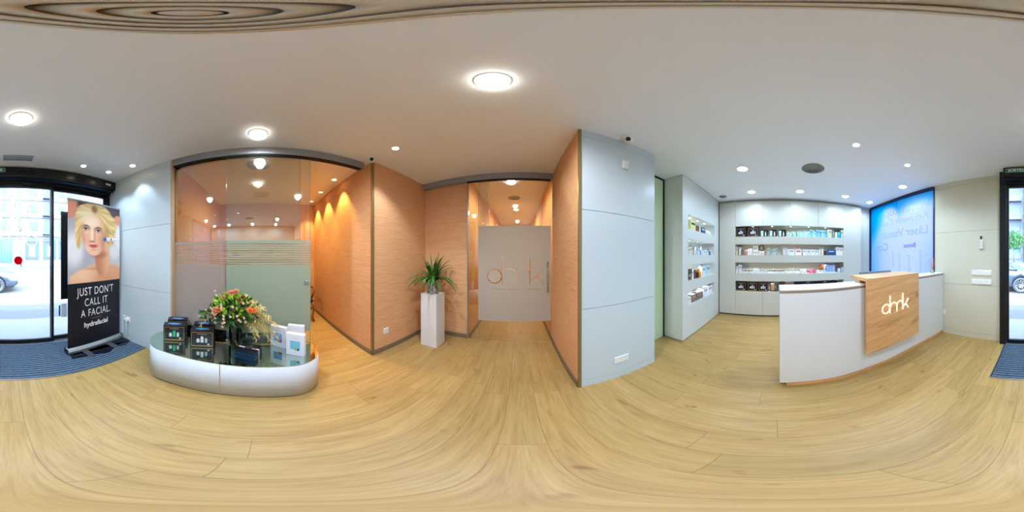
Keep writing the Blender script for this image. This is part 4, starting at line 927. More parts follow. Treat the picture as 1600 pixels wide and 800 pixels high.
# ------------------------------------------------------------------ reception desk
def fx_(y):                                # x of the gently bowed front
    pts = [(0, 1.315), (-.5, 1.318), (-1.0, 1.36), (-1.6, 1.40), (-2.3, 1.385)]
    for (a, xa), (b, xb) in zip(pts, pts[1:]):
        if y >= b: t = (a - y) / (a - b); t = t * t * (3 - 2 * t) * .4 + t * .6; return xa + (xb - xa) * t
    return pts[-1][1]
dk = thing('reception_desk', 'curved white reception desk with an oak logo panel', 'reception desk', (1.5, -1.15, 0))
O3 = (1.5, -1.15, 0); Y0d, Y1d, TOP = -.03, -2.288, 1.075
ys = [Y0d + (Y1d - Y0d) * k / 40 for k in range(41)]
def slab(f0, f1, z0, z1): m = rel(MB(), O3); m.prism([(fx_(y) + f0, y) for y in ys] + [(fx_(y) + f1, y) for y in ys[::-1]], z0, z1, smooth=False); return m
slab(0, .03, .055, TOP - .035).build('front_panel', DESKW, dk, .001)
slab(-.004, .225, TOP - .012, TOP).build('counter_top', mat('counter_laminate', (238, 238, 234), .3), dk, .001)
slab(.0, .222, TOP - .035, TOP - .0125).build('edge_band', mat('taupe_edge_band', (150, 138, 122), .45), dk)
m = rel(MB(), O3); m.prism([(fx_(y) + .008, y) for y in ys[1:]] + [(fx_(y) + .06, y) for y in ys[:0:-1]], 0, .055); m.build('plinth', OAK, dk)
rel(MB(), O3).box(1.345, Y0d - .03, .055, 1.545, Y0d, TOP - .035).build('end_panel', DESKW, dk)
m = rel(MB(), O3); m.prism([(fx_(y) + .20, y) for y in ys] + [(fx_(y) + .22, y) for y in ys[::-1]], .06, TOP - .035); m.build('inner_panel', DESKW, dk)
rel(MB(), O3).box(1.545 + .08, -2.25, .70, 2.12, -.35, .74).box(1.63, -2.25, 0, 1.66, -2.22, .70).box(1.66, -.38, 0, 2.10, -.35, .70).box(1.66, -2.25, 0, 2.10, -2.22, .70).build('work_top', DESKW, dk)
# oak logo panel, hung on the front and folded over the top
PY0, PY1, PX, PZ0, PZ1 = -.79, -1.56, 1.262, .322, 1.140
def px_(y): return PX + .035 * ((PY0 - y) / (PY0 - PY1))
yp = [PY0 + (PY1 - PY0) * k / 12 for k in range(13)]
m = rel(MB(), O3); m.prism([(px_(y), y) for y in yp] + [(px_(y) + .028, y) for y in yp[::-1]], PZ0, PZ1); m.build('oak_logo_panel', OAK, dk, .0015)
m = rel(MB(), O3); m.prism([(px_(y) + .0281, y) for y in yp] + [(px_(y) + .335, y) for y in yp[::-1]], PZ1 - .030, PZ1); m.build('oak_top_shelf', OAK, dk, .0015)
rel(MB(), O3).box(1.43, PY1 + .02, TOP, 1.50, PY0 - .012, PZ1 - .030).build('riser', OAK, dk)
lo = MB()
for s_ in logo_solids(.0495, .11, .003):
    o = len(lo.v); lo.v += s_.v; lo.f += [[o + i for i in f] for f in s_.f]; lo.mi += s_.mi; lo.sm += s_.sm
ctr = (px_(-1.02) - .002, -1.02, .80); dirx = Vector((px_(-1.5) - px_(-.8), -.7, 0)).normalized()
Ml = Matrix.Translation((-1.5, 1.15, 0)) @ frame(ctr, tuple(dirx), (0, 0, 1)) @ Matrix.Rotation(R(-90), 4, 'X')
lo.v = [tuple(Ml @ Vector(p)) for p in lo.v]; lo.build('lit_logo', GLOW_L, dk)
# monitor and chair behind the desk
t = thing('monitor', 'grey computer monitor behind the reception desk', 'monitor', (1.86, -1.30, .74), R(90))
MB().box(-.26, 0, .09, .26, .03, .40).build('screen_back', mat('monitor_grey', (120, 130, 140), .4), t, .004); MB().box(-.25, -.002, .10, .25, 0, .39).build('screen', BLACK, t); MB().box(-.03, .01, .0, .03, .03, .15).box(-.11, -.06, 0, .11, .10, .012).build('stand', mat('monitor_grey', (120, 130, 140), .4), t, .002)
# reed diffuser on the desk
p = (1.505, -2.14)
t = thing('reed_diffuser', 'glass reed diffuser with orange sticks at the wall end of the desk', 'diffuser', (p[0], p[1], TOP))
MB().lathe([(.026, 0), (.028, .004), (.028, .055), (.012, .07), (.012, .082), (.010, .082)], 20, cap=True).build('bottle', mat('diffuser_glass', (196, 200, 170), .1, trans=.4), t)
mb = MB()
for a, l in ((-.35, .20), (-.12, .23), (.10, .22), (.3, .20), (.18, .24), (-.2, .19)): mb.cyl((0, 0, .03), (l * sin(a) * .6, l * sin(a) * .5, .02 + l), .0022, n=6)
mb.build('reeds', P_((214, 138, 80)), t)
t = thing('name_plate', 'small grey card holder on the desk top beside the oak shelf', 'card holder', (1.50, -.62, TOP), R(-80)) if False else None

# ------------------------------------------------------------------ low display table with mirror top
def dshape(x0, x1, y0, y1, rf, rb, n=18):
    pts = []
    def arc(cx, cy, r, a0, a1):
        for k in range(n + 1): a = R(a0 + (a1 - a0) * k / n); pts.append((cx + r * cos(a), cy + r * sin(a)))
    arc(x1 - rf, y0 + rf, rf, -90, 0); arc(x1 - rf, y1 - rf, rf, 0, 90); arc(x0 + rb, y1 - rb, rb, 90, 180); arc(x0 + rb, y0 + rb, rb, 180, 270); return pts
TX, TY, TH = -1.375, -.315, .425
lt = thing('low_display_table', 'low white rounded display table with a dark mirror top', 'table', (TX, TY, 0))
sh = dshape(-1.605 - TX, -1.142 - TX, -1.105 - TY, .475 - TY, .27, .18)
MB().prism(sh, .012, TH - .006, smooth=True).build('drum', mat('table_white', (204, 206, 210), .3), lt); MB().prism([(a * .985, b * .995) for a, b in sh], 0, .012).build('base_gap', BLACKM, lt)
MB().prism([(a * 1.004, b * 1.001) for a, b in sh], TH - .006, TH).build('mirror_top', MIRROR, lt)
MB().box(-1.1415 - TX, -.318 - TY - .004, .012, -1.1400 - TX, -.318 - TY + .004, TH - .006).build('joint_strip', mat('joint_taupe', (170, 155, 138), .5), lt)
tt = TH + .0004
def face_on(p, q): # yaw so that local +x runs p->q
    return math.atan2(q[1] - p[1], q[0] - p[0])
def kit_table(label, px0, py0, px1, py1, tones, back=0.0):
    a = onz(px0, py0, TH); b = onz(px1, py1, TH); ang = face_on(a, b)
    cx, cy = (a[0] + b[0]) / 2, (a[1] + b[1]) / 2; n_ = (-sin(ang), cos(ang)); return kit_box('gift_kit_box', label, (cx + n_[0] * back, cy + n_[1] * back, tt), ang, .215, .195, .094, tones, 'black gift kits on the display table')
T1 = ((235, 235, 235), (60, 200, 120), (222, 226, 232)); T2 = ((236, 230, 226), (235, 238, 244), (200, 204, 210))
kit_table('front left black gift kit with green printed bottle on the mirror table', 254.5, 532, 290, 533.5, T1)
kit_table('front right black gift kit with white printed bottle on the mirror table', 296.5, 541.5, 335, 543, T2)
kit_table('back left black gift kit, behind the one with the green bottle', 258.5, 528, 294, 529.5, T1, .098)
kit_table('back right black gift kit, half under the feathery grass', 300, 537.5, 336, 539, T2, .098)
# ribboned gift boxes
a = onz(367.4, 556.5, TH); b = onz(398, 563.5, TH); c = onz(414.6, 551, TH)
ang = face_on(a, b); w_ = math.dist(a, b); d_ = math.dist(b, c)
cx, cy = (a[0] + b[0]) / 2, (a[1] + b[1]) / 2
def gift(label, z, h, rib):
    t = thing('ribboned_gift_box' if rib else 'flat_gift_box', label, 'gift box', (cx, cy, z), ang)
    MB().box(-w_ / 2, 0, 0, w_ / 2, d_, h * .55).build('box_base', mat('painted_sheen_card', (24, 70, 110), .2, .3), t, .002); MB().box(-w_ / 2 - .003, -.003, h * .55, w_ / 2 + .003, d_ + .003, h).build('box_lid', mat('navy_gloss_lid', (24, 30, 42), .2), t, .002)  # blue sheen on the black card is put into the base colour
    return t
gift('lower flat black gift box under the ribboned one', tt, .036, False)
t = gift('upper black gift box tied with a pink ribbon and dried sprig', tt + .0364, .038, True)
MB().box(-w_ / 2 - .004, d_ * .44, .036, w_ / 2 + .004, d_ * .56, .0395).box(w_ / 2 + .003, d_ * .44, -.034, w_ / 2 + .0045, d_ * .56, .0395).build('ribbon', mat('pink_ribbon', (236, 200, 200), .4), t)
mb = MB()
for k in range(7): a_ = 2 * pi * k / 7; mb.ball((.018 * cos(a_), d_ / 2 + .018 * sin(a_), .048), .013, 8, 5)
mb.build('dried_rosette', P_((52, 44, 30)), t); mb = MB()
for k in range(14):
    a_ = random.uniform(-.6, .9); L = random.uniform(.05, .10); mb.add([(0, d_ / 2, .048), (L * .5 * cos(a_) + .006, d_ / 2 + L * .5 * sin(a_), .064), (L * cos(a_), d_ / 2 + L * sin(a_), .052), (L * .5 * cos(a_) - .006, d_ / 2 + L * .5 * sin(a_) + .006, .058)], [(0, 1, 2, 3)])
mb.build('sprig', P_((110, 106, 60)), t)
# white boxes with a window print
def wbox(label, p0, p1, h, shift=0.0, pr=(120, 170, 225), b1=(214, 190, 60), b2=(196, 60, 40)):
    a = onz(p0[0], p0[1], TH); b = onz(p1[0], p1[1], TH); ang = face_on(a, b); w_ = math.dist(a, b); n_ = (-sin(ang), cos(ang))
    t = thing('white_gift_box', label, 'box', ((a[0] + b[0]) / 2 + n_[0] * shift, (a[1] + b[1]) / 2 + n_[1] * shift, tt), ang)
    MB().box(-w_ / 2, 0, 0, w_ / 2, .045, h).build('carton', mat('white_carton', (244, 242, 246), .4), t, .002)
    MB().box(-w_ * .27, -.001, h * .30, w_ * .27, 0, h * .70).build('printed_window', P_(pr), t)
    MB().box(-w_ * .02, -.002, h * .26, w_ * .09, -.001, h * .44).build('printed_bottle', P_(b1), t); MB().box(w_ * .11, -.002, h * .26, w_ * .22, -.001, h * .37).build('printed_jar', P_(b2), t)
    MB().box(-w_ * .15, -.001, h * .82, w_ * .15, 0, h * .835).build('title_lettering', P_((190, 186, 196)), t); return t
wbox('left white gift box with a blue printed square on the mirror table', (422.5, 538.6), (446.3, 545), .235)
wbox('front white gift box with an aqua printed square at the table end', (447, 553), (475.6, 558), .235, 0, (130, 205, 225), (190, 200, 90), (20, 80, 190))
wbox('rear white gift box with an orange print, behind the aqua one', (449.5, 538.5), (475, 541.2), .235, 0, (236, 182, 110), (240, 200, 130), (226, 170, 90))
# glass vase and bouquet
vx, vy = -1.50, -.265
va = thing('glass_vase', 'dark green tinted glass vase on the mirror table', 'vase', (vx, vy, tt))
MB().lathe([(.055, 0), (.062, .006), (.062, .24), (.066, .262), (.063, .262), (.058, .24), (.058, .012), (0, .010)], 32).build('glass_body', GLASSC, va)
MB().lathe([(.0, .012), (.057, .013), (.057, .15), (0, .151)], 28, cap=False).build('water', glass_mat('dark_water', (.45, .56, .46), .6), va)
bq = thing('flower_bouquet', 'mixed bouquet of orange and pink flowers with pale feathery plumes', 'bouquet', (vx, vy, tt))
mb = MB()
for k in range(22):
    a = random.uniform(0, 2 * pi); r_ = random.uniform(.005, .045); q = random.uniform(.05, .16); mb.tube([(r_ * cos(a + 2), r_ * sin(a + 2), .02), (r_ * .5 * cos(a), r_ * .5 * sin(a), .20), (q * cos(a), q * sin(a), .36)], .0032, 5)
mb.build('stems', P_((64, 96, 44)), bq)
def leaves(mb, n, c, rad, s, flat=.5, up=0.0):
    for k in range(n):
        d = Vector((random.gauss(0, 1), random.gauss(0, 1), random.gauss(0, 1) + up)).normalized(); q = random.uniform(.5, 1)
        p = Vector(c) + Vector((d.x * rad[0], d.y * rad[1], d.z * rad[2])) * q; t_ = (d + Vector((random.gauss(0, .5), random.gauss(0, .5), random.gauss(0, .5)))).normalized(); b = t_.cross(Vector((random.gauss(0, 1), random.gauss(0, 1), 1))).normalized() * s * random.uniform(.2, .32); L = s * random.uniform(.7, 1.2)
        nrm = t_.cross(b).normalized() * s * .10
        mb.add([tuple(p), tuple(p + t_ * L * .45 + b + nrm), tuple(p + t_ * L), tuple(p + t_ * L * .45 - b + nrm), tuple(p + t_ * L * .5)], [(0, 1, 4), (1, 2, 4), (2, 3, 4), (3, 0, 4)], True)
C0 = (.05, .0, .40)
mb = MB(); leaves(mb, 380, (.05, 0, .415), (.13, .20, .13), .07); leaves(mb, 80, (.04, -.02, .33), (.10, .15, .05), .07); leaves(mb, 40, (.04, -.22, .36), (.05, .09, .05), .09); mb.v = [(max(p[0], -.105), p[1], p[2]) for p in mb.v]; mb.build('dark_foliage', mottled('dark_leaf', (22, 60, 22), (40, 96, 34), (70, 130, 44), 30, .5), bq)
mb = MB(); leaves(mb, 300, (.08, .0, .46), (.12, .18, .12), .05, up=.5); leaves(mb, 60, (.07, -.14, .45), (.06, .06, .07), .05); mb.v = [(max(p[0], -.105), p[1], p[2]) for p in mb.v]; mb.build('lime_foliage', mottled('lime_leaf', (110, 160, 30), (150, 190, 40), (190, 214, 70), 30, .5), bq)
def clampx(mb): mb.v = [(max(p[0], -.105), p[1], p[2]) for p in mb.v]
def blossom(c, r, m_, n=26):
    mb = MB(); c = Vector(c)
    for k in range(n):
        a = k * 2.4; q = sqrt(k / n); e = pi / 2 * (1 - q * .95); d = Vector((cos(a) * cos(e), sin(a) * cos(e), sin(e))); d.rotate(Vector((0, 0, 1)).rotation_difference((Vector((.55, 0, .5)) + (c - Vector(C0)) * 3).normalized()))
        b = d.cross(Vector((.3, .2, 1))).normalized() * r * .35; mb.add([tuple(c), tuple(c + d * r * .7 + b), tuple(c + d * r), tuple(c + d * r * .7 - b)], [(0, 1, 2, 3)], False)
    clampx(mb); return mb.build('blossom', m_, bq)
ORG = mat('orange_petal', (238, 138, 66), .6); CRL = mat('coral_petal', (238, 168, 136), .6); PNK = mat('blush_petal', (246, 206, 190), .6); RST = mat('rust_petal', (150, 96, 60), .6)
for c, r_, m_ in (((.20, -.135, .43), .03, CRL), ((.19, -.105, .455), .03, ORG), ((.195, -.15, .46), .024, CRL), ((.20, .15, .47), .032, ORG), ((.19, .185, .465), .026, ORG), ((.13, .0, .60), .032, CRL), ((.13, .03, .615), .028, CRL), ((.14, -.03, .60), .024, CRL), ((.14, -.08, .56), .022, CRL), ((.15, .09, .57), .024, RST), ((.17, .06, .55), .022, RST), ((.19, .05, .37), .02, RST), ((.20, .02, .47), .02, RST)): blossom(c, r_, m_)
for k in range(26):
    y = random.uniform(-.20, .12); z = random.choice((random.uniform(.30, .42), random.uniform(.36, .60))); x = .05 + .17 * sqrt(max(.05, 1 - (y / .23) ** 2 - ((z - .42) / .26) ** 2)); blossom((x, y, z), .015, PNK, 9)
def plume(base, tip, droop, n, spread, m_, name='plume'):
    mb = MB(); A = Vector(base); B = Vector(tip); pts = []
    for k in range(9): t_ = k / 8; p = A.lerp(B, t_); p.z += sin(t_ * pi) * .05 - droop * t_ * t_; pts.append(p)
    mb.tube([tuple(p) for p in pts], [.0022] * 9, 5)
    for k in range(n):
        t_ = random.uniform(.25, 1); i = min(7, int(t_ * 8)); p = pts[i].lerp(pts[i + 1], t_ * 8 - i); L = spread * random.uniform(.45, 1.1) * (1.15 - t_ * .6); d = (Vector((random.gauss(0, 1), random.gauss(0, 1), random.gauss(-.4, .7))).normalized() + (B - A).normalized() * .6).normalized()
        q = p + d * L; q.z -= L * .3; w_ = Vector((random.gauss(0, 1), random.gauss(0, 1), random.gauss(0, 1))).normalized() * .0036
        mb.add([tuple(p), tuple(p.lerp(q, .5) + w_), tuple(q), tuple(p.lerp(q, .5) - w_)], [(0, 1, 2, 3)], False)
    clampx(mb); return mb.build(name, m_, bq)
STR = mottled('straw_plume', (196, 172, 96), (222, 200, 124), (240, 226, 166), 60, .7)
for tp, dr, n_, sp in (((.16, .20, .56), .02, 150, .075), ((.17, .26, .52), .04, 170, .08), ((.17, .31, .46), .06, 180, .08), ((.16, .36, .40), .08, 180, .08), ((.15, .30, .34), .10, 150, .07), ((.16, .22, .30), .10, 120, .06), ((.14, .38, .30), .12, 150, .07), ((.13, .33, .22), .10, 130, .06), ((.12, .20, .20), .06, 90, .05),
                       ((.10, -.26, .46), .06, 60, .07), ((.10, -.33, .42), .09, 70, .07), ((.12, -.30, .34), .09, 50, .06)): plume((.05, .05 if tp[1] > 0 else -.05, .32), tp, dr, int(n_ * 1.25), sp, STR)

# ------------------------------------------------------------------ roll-up banner
bx0, by0, bx1, by1 = -.695, -1.825, -1.545, -1.905
bw = math.dist((bx0, by0), (bx1, by1)); bang = math.atan2(by1 - by0, bx1 - bx0)     # local x from left to right as seen
bn = thing('rollup_banner', 'roll-up banner with a portrait photo and white text on black', 'banner', ((bx0 + bx1) / 2, (by0 + by1) / 2, .0135), bang)
BZ0, BZ1, BPH = .085, 2.045, .995
Mb = lambda z, y=-.012: frame((0, y, z), (1, 0, 0), (0, 0, 1))
MB().box(-bw / 2, -.0115, BZ0, bw / 2, -.0105, BPH).build('black_print', mat('banner_black', (20, 18, 26), .4), bn)
def el2(u, v, cx, cy, rx, ry, soft=.12): return sm(1 + soft, 1 - soft, sqrt(((u - cx) / rx) ** 2 + ((v - cy) / ry) ** 2))
def portrait(u, v):
    asp = 1.2
    c = lerp((176, 172, 178), (206, 198, 190), sm(.2, .9, u)); c = lerp(c, (150, 140, 142), sm(.9, .4, v) * .25)
    c = lerp(c, (70, 52, 50), el2(u, v, .28, -.02, .22, .16, .3)); c = lerp(c, (84, 62, 66), el2(u, v, .92, .0, .24, .15, .25))
    c = lerp(c, (206, 130, 100), el2(u, v, .02, .04, .14, .20, .2)); c = lerp(c, (226, 150, 112), el2(u, v, .96, .17, .09, .07, .2))
    c = lerp(c, (232, 226, 220), el2(u, v, .97, .42, .11, .17, .25)); c = lerp(c, (222, 218, 214), el2(u, v, .88, .62, .12, .10, .4)); c = lerp(c, (228, 224, 222), el2(u, v, .10, .60, .16, .20, .5))
    # hair behind
    th = math.atan2(v - .10, u - .47); rr = sqrt((u - .47) ** 2 + (v - .10) ** 2)
    st = .5 + .5 * sin(th * 17 + rr * 9 + 1.5 * sin(rr * 14) + (3 if u > .5 else 0)); st = .65 * st + .35 * (.5 + .5 * sin(th * 41 + rr * 17))
    h = max(el2(u, v, .50, .22, .36, .20, .06), el2(u, v, .80, .32, .125, .19, .10), el2(u, v, .175, .36, .06, .23, .12), el2(u, v, .76, .45, .10, .09, .2))
    hc = lerp((190, 140, 72), (246, 218, 156), .25 + .65 * st); hc = lerp(hc, (250, 236, 204), el2(u, v, .33, .17, .13, .10, .8) * .7); hc = lerp(hc, (160, 110, 60), el2(u, v, .70, .40, .06, .12, .8) * .5)
    c = lerp(c, hc, h)
    # neck, shoulders
    nk = el2(u, v, .62, .70, .15, .24, .12); top_ = .80 - .06 * cos((u - .6) * 4.5) + .30 * max(0, .16 - u) ; sh_ = sm(.0, .05, v - top_)
    skin = lerp((226, 160, 120), (246, 198, 160), el2(u, v, .35, .90, .4, .12, .8)); skin = lerp(skin, (208, 132, 90), el2(u, v, .62, .93, .2, .10, .8) * .5); skin = lerp(skin, (198, 122, 84), el2(u, v, .50, .83, .22, .018, .8) * .5)
    c = lerp(c, skin, sh_ * sm(0.01, .05, u)); c = lerp(c, lerp((200, 132, 94), (234, 174, 136), sm(.52, .74, u)), nk); c = lerp(c, (160, 98, 68), el2(u, v, .55, .655, .14, .05, .6) * .6)
    # face
    fc = max(el2(u, v, .455, .375, .235, .235, .05), el2(u, v, .46, .52, .185, .15, .08)); f = lerp((242, 192, 156), (216, 148, 112), sm(.46, .70, u)); f = lerp(f, (252, 218, 190), el2(u, v, .38, .25, .15, .07, .7) * .8); f = lerp(f, (230, 146, 118), el2(u, v, .32, .47, .07, .06, .8) * .5); f = lerp(f, (228, 148, 116), el2(u, v, .58, .47, .08, .07, .8) * .5)
    f = lerp(f, (200, 130, 96), el2(u, v, .235, .45, .05, .16, .6) * .5); f = lerp(f, (196, 126, 90), el2(u, v, .66, .50, .05, .16, .8) * .5)
    f = lerp(f, (254, 226, 200), el2(u, v, .415, .42, .020, .09, .8) * .8); f = lerp(f, (180, 108, 78), el2(u, v, .465, .43, .02, .07, .9) * .4); f = lerp(f, (158, 84, 64), el2(u, v, .415, .495, .045, .012, .7) * .7)
    for ex in (.300, .535):
        ey = .345 + (ex - .3) * .05
        f = lerp(f, (180, 122, 94), el2(u, v, ex, ey - .014, .075, .034, .7) * .6); f = lerp(f, (236, 228, 224), el2(u, v, ex, ey, .044, .0135, .25)); f = lerp(f, (46, 42, 48), el2(u, v, ex, ey - .001, .018, .0155, .3)); f = lerp(f, (52, 34, 30), el2(u, v, ex, ey - .013 + abs(u - ex) ** 2 * 3, .054, .0075, .5)); f = lerp(f, (104, 70, 46), el2(u, v, ex, ey - .045 + (u - ex) ** 2 * 4, .072, .010, .5) * .9)
    f = lerp(f, (206, 84, 84), el2(u, v, .44, .545, .085, .014, .3)); f = lerp(f, (226, 110, 106), el2(u, v, .445, .563, .062, .015, .3)); f = lerp(f, (130, 44, 48), el2(u, v, .44, .552, .078, .0035, .4)); f = lerp(f, (200, 128, 96), el2(u, v, .455, .600, .05, .010, .6) * .5)
    c = lerp(c, f, fc)
    fr_ = max(el2(u, v, .215, .22, .09, .14, .2) * sm(.34, .22, u + (v - .2) * .3), el2(u, v, .70, .24, .14, .17, .15) * sm(.56, .66, u - (v - .2) * .15)); top = sm(.19, .15, v + (u - .47) ** 2 * -1.4) * el2(u, v, .47, .13, .33, .13, .06); c = lerp(c, hc, max(fr_, top)); c = lerp(c, (110, 72, 44), el2(u, v, .46, .075, .05, .045, .7) * .7)
    # treatment pen
    dv = v - (.452 - (u - .7) * .02); c = lerp(c, (240, 238, 236), sm(.026, .02, abs(dv)) * sm(.695, .705, u)); c = lerp(c, (190, 190, 196), sm(.008, .003, abs(dv - .012)) * sm(.705, .71, u)); c = lerp(c, (40, 44, 56), el2(u, v, .80, .45, .010, .02, .2)); c = lerp(c, (30, 84, 170), el2(u, v, .667, .455, .036, .024, .15)); c = lerp(c, (96, 170, 230), el2(u, v, .655, .448, .012, .009, .4))
    c = lerp(c, (240, 238, 236), el2(u, v, .96, .38, .07, .09, .2) * .8)
    return c
grid('portrait_print', bw, BZ1 - BPH, 150, 180, portrait, print_mat('portrait_print', 0, .45), bn, Mb((BZ1 + BPH) / 2, -.0112))
TW = mat('banner_white', (232, 230, 232), .5)
for s_, z, sz, w1 in (("JUST DON'T", .872, .150, .66), ('CALL IT', .722, .150, .66), ('A FACIAL.', .572, .150, .66)): text('lettering', s_, sz, TW, bn, Mb(z, -.0118), .0002, w1, .0, spacing=1.12)
MB().box(-.085, -.0122, .482, .085, -.0116, .486).build('rule_line', P_((190, 120, 90)), bn)
text('lettering', 'hydrafacial', .105, TW, bn, Mb(.40, -.0118), .0002, .88, .0028)
MB().box(-bw / 2 - .005, -.02, BZ1 - .005, bw / 2 + .005, .006, BZ1 + .018).build('top_rail', ALU, bn, .003)
mb = MB(); mb.prism([(-.05, .012), (-.05, .05), (-.03, .075), (-.012, .088), (.02, .088), (.045, .06), (.05, .012)], -bw / 2 - .01, bw / 2 + .01, 'x'); mb.build('base_housing', ALU, bn, .002)
for a_ in (-bw / 2 - .014, bw / 2 + .01): MB().box(a_, -.052, .010, a_ + .004, .052, .09).build('end_cap', BLACKM, bn, .001)
for x in (-.20, .18): MB().box(x - .04, -.22, 0, x + .04, -.05, .010).box(x - .04, -.05, 0, x + .04, .18, .010).build('foot', mat('foot_grey', (84, 84, 88), .5, .3), bn, .002)
MB().cyl((0, .02, .05), (0, .02, BZ1), .008, n=10).build('support_pole', ALU, bn)
# dark floor piece in front of the banner
fp = thing('black_floor_plate', 'flat black wavy-edged floor plate lying on the mat before the banner', 'floor plate', (0, 0, 0))
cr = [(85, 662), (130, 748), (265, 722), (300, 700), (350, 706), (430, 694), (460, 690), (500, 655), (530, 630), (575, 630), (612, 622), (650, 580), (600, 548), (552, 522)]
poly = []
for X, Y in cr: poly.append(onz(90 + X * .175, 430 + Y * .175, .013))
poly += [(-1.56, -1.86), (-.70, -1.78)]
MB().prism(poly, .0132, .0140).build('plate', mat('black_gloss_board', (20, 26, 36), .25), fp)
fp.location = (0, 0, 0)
# black-backed poster on the fixed pane and a notice below
ps = thing('door_poster', 'black-backed poster hanging on the fixed glass behind the banner', 'poster', (-1.10, YG + .012, 1.36))
MB().box(-.33, -.006, -.66, .34, .004, .66).build('board', BLACK, ps, .002)
tag(MB().box(-.86, YG - .012, .40, -.77, YG - .009, .62).build('paper_notice', P_((226, 236, 244))), 'white paper notice on the fixed entrance pane left of the banner', 'notice')
tag(MB().box(-.76, YG - .012, .42, -.735, YG - .009, .60).build('blue_sticker', P_((30, 90, 170))), 'narrow blue sticker low on the fixed entrance pane', 'sticker')

# ------------------------------------------------------------------ pedestal and potted plant
pd = thing('pedestal', 'tall white square pedestal in the salmon corner', 'pedestal', (-1.165, 1.97, 0))
MB().box(-.122, -.122, 0.0, .122, .122, .818).build('column', mat('pedestal_white', (226, 226, 224), .3), pd, .002); MB().box(-.124, -.124, .818, .124, .124, .824).build('top_plate', WHITE, pd, .001)
pl = thing('potted_plant', 'green strap-leaved plant in a mottled silver pot on the pedestal', 'plant', (-1.165, 1.97, .8245))
MB().lathe([(.072, 0), (.082, .008), (.086, .06), (.084, .15), (.080, .195), (.075, .195), (.078, .15), (.06, .14), (0, .14)], 32).build('pot', mottled('mottled_silver', (70, 62, 60), (150, 140, 136), (214, 206, 204), 26, .3, .4), pl)
MB().lathe([(0, .15), (.077, .149)], 24, cap=False).build('soil', P_((50, 38, 28)), pl)
mb = MB()
for k in range(86):
    a = k * 2.399 + random.uniform(-.2, .2); lean = random.uniform(.15, 1.0); L = random.uniform(.28, .48) * (1.0 if lean < .8 else 1.05); wd = random.uniform(.011, .017)
    if k in (0, 1): lean = .1; L = .45
    p = Vector((.02 * cos(a), .02 * sin(a), .145)); d = Vector((cos(a) * lean, sin(a) * lean, 1.05)).normalized(); sd = Vector((-sin(a), cos(a), 0)); n_ = 10; rows = []
    for j in range(n_ + 1):
        t_ = j / n_; wj = wd * (sin(pi * min(1, t_ * .9 + .1)) ** .6) * (1 if t_ < .95 else .3); nrm = d.cross(sd).normalized()
        rows.append((tuple(p + sd * wj + nrm * wj * -.35), tuple(p), tuple(p - sd * wj + nrm * wj * -.35))); p = p + d * (L / n_); d = (d + Vector((cos(a) * .05 * lean, sin(a) * .05 * lean, -.21 * (.40 + lean)))).normalized()
        if p.x + (-1.165) < -1.51: p.x = -1.51 + 1.165
        if p.y + 1.97 > 2.30: p.y = 2.30 - 1.97
    vs = [q for r_ in rows for q in r_]; mb.add(vs, [(3 * j + i, 3 * j + i + 1, 3 * j + i + 4, 3 * j + i + 3) for j in range(n_) for i in (0, 1)], True)
mb.build('leaves', mottled('strap_leaf', (30, 74, 26), (52, 110, 36), (96, 150, 60), 14, .4), pl)

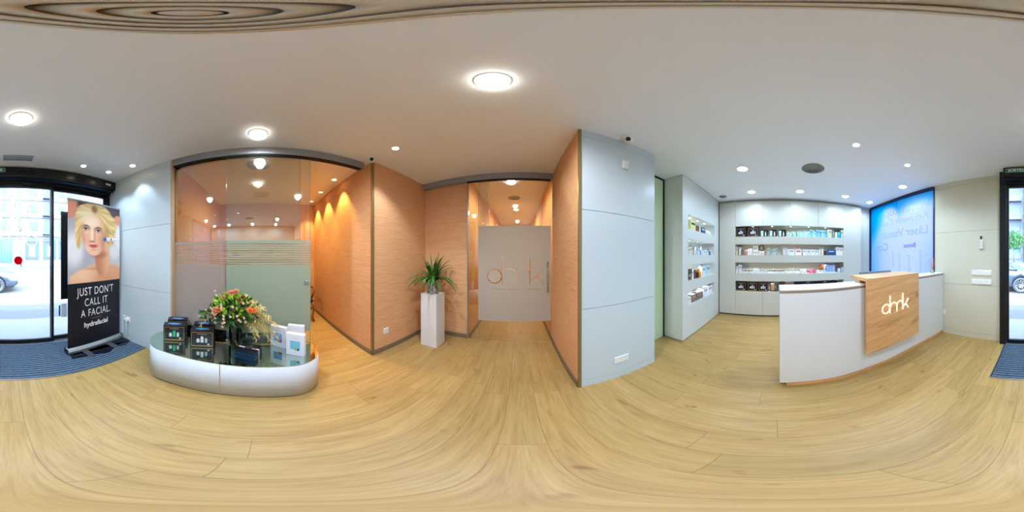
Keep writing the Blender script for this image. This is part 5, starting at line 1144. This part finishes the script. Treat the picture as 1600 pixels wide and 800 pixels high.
# ------------------------------------------------------------------ waiting room furniture
ac = thing('black_armchair', 'black upholstered armchair behind the frosted glass', 'armchair', (-2.13, -.62, 0), R(0))
LEA = mat('black_leather', (24, 26, 32), .4)
MB().box(-.28, -.24, .14, .28, .26, .42).build('seat', LEA, ac, .03, 3); MB().box(-.28, -.30, .14, .28, -.18, .80).build('backrest', LEA, ac, .04, 3)
for s_ in (-1, 1): MB().box(s_ * .34 - .06, -.28, .10, s_ * .34 + .06, .28, .56).build('armrest', LEA, ac, .03, 3)
for sx_ in (-1, 1):
    for sy_ in (-1, 1): MB().cyl((sx_ * .32, sy_ * .22, 0), (sx_ * .32, sy_ * .22, .11), .018, n=10).build('leg', CHROME, ac)
ct = thing('black_ottoman', 'low black square ottoman beside the armchair behind the glass', 'ottoman', (-1.95, -.10, 0))
MB().box(-.22, -.19, .05, .22, .20, .46).build('body', LEA, ct, .015, 3); MB().box(-.225, -.195, .461, .225, .205, .55).build('cushion', LEA, ct, .03, 3)
for sx_ in (-1, 1):
    for sy_ in (-1, 1): MB().cyl((sx_ * .18, sy_ * .15, 0), (sx_ * .18, sy_ * .15, .05), .018, n=10).build('leg', CHROME, ct)
wc = thing('carved_armchair', 'carved wooden armchair with dark oval back in the waiting room corner', 'armchair', (-3.30, .70, 0), R(90))
WD = mat('walnut_wood', (140, 84, 40), .35)
MB().box(-.26, -.25, .40, .26, .24, .48).build('seat', LEA, wc, .02, 3)
mb = MB(); mb.m = Matrix.Translation((0, .26, .80)) @ Matrix.Rotation(R(90), 4, 'X') @ Matrix.Diagonal((.8, 1.1, 1, 1)); mb.lathe([(.0, -.02), (.24, -.02), (.25, 0), (.24, .02), (0, .03)], 28, cap=False); o = mb.build('back_cushion', mottled('dark_brocade', (20, 18, 22), (50, 44, 46), (120, 110, 100), 24, .6), wc)
mb = MB(); mb.tube([(.215 * cos(a), .26, .80 + .30 * sin(a)) for a in [2 * pi * k / 28 for k in range(29)]], .022, 8); mb.tube([(-.06, .26, .50), (-.08, .26, .42)], .025, 8).tube([(.06, .26, .50), (.08, .26, .42)], .025, 8); mb.build('back_frame', WD, wc)
for s_ in (-1, 1):
    MB().tube([(s_ * .20, .24, .74), (s_ * .29, .10, .70), (s_ * .31, -.12, .69), (s_ * .30, -.17, .62), (s_ * .27, -.10, .48)], .020, 8).build('armrest', WD, wc)
    MB().tube([(s_ * .24, -.22, .42), (s_ * .27, -.26, .30), (s_ * .24, -.24, .12), (s_ * .26, -.27, 0)], [.03, .026, .018, .022], 10).build('leg', WD, wc)
    MB().tube([(s_ * .22, .22, .42), (s_ * .24, .26, .2), (s_ * .25, .31, 0)], [.026, .02, .02], 10).build('leg', WD, wc)
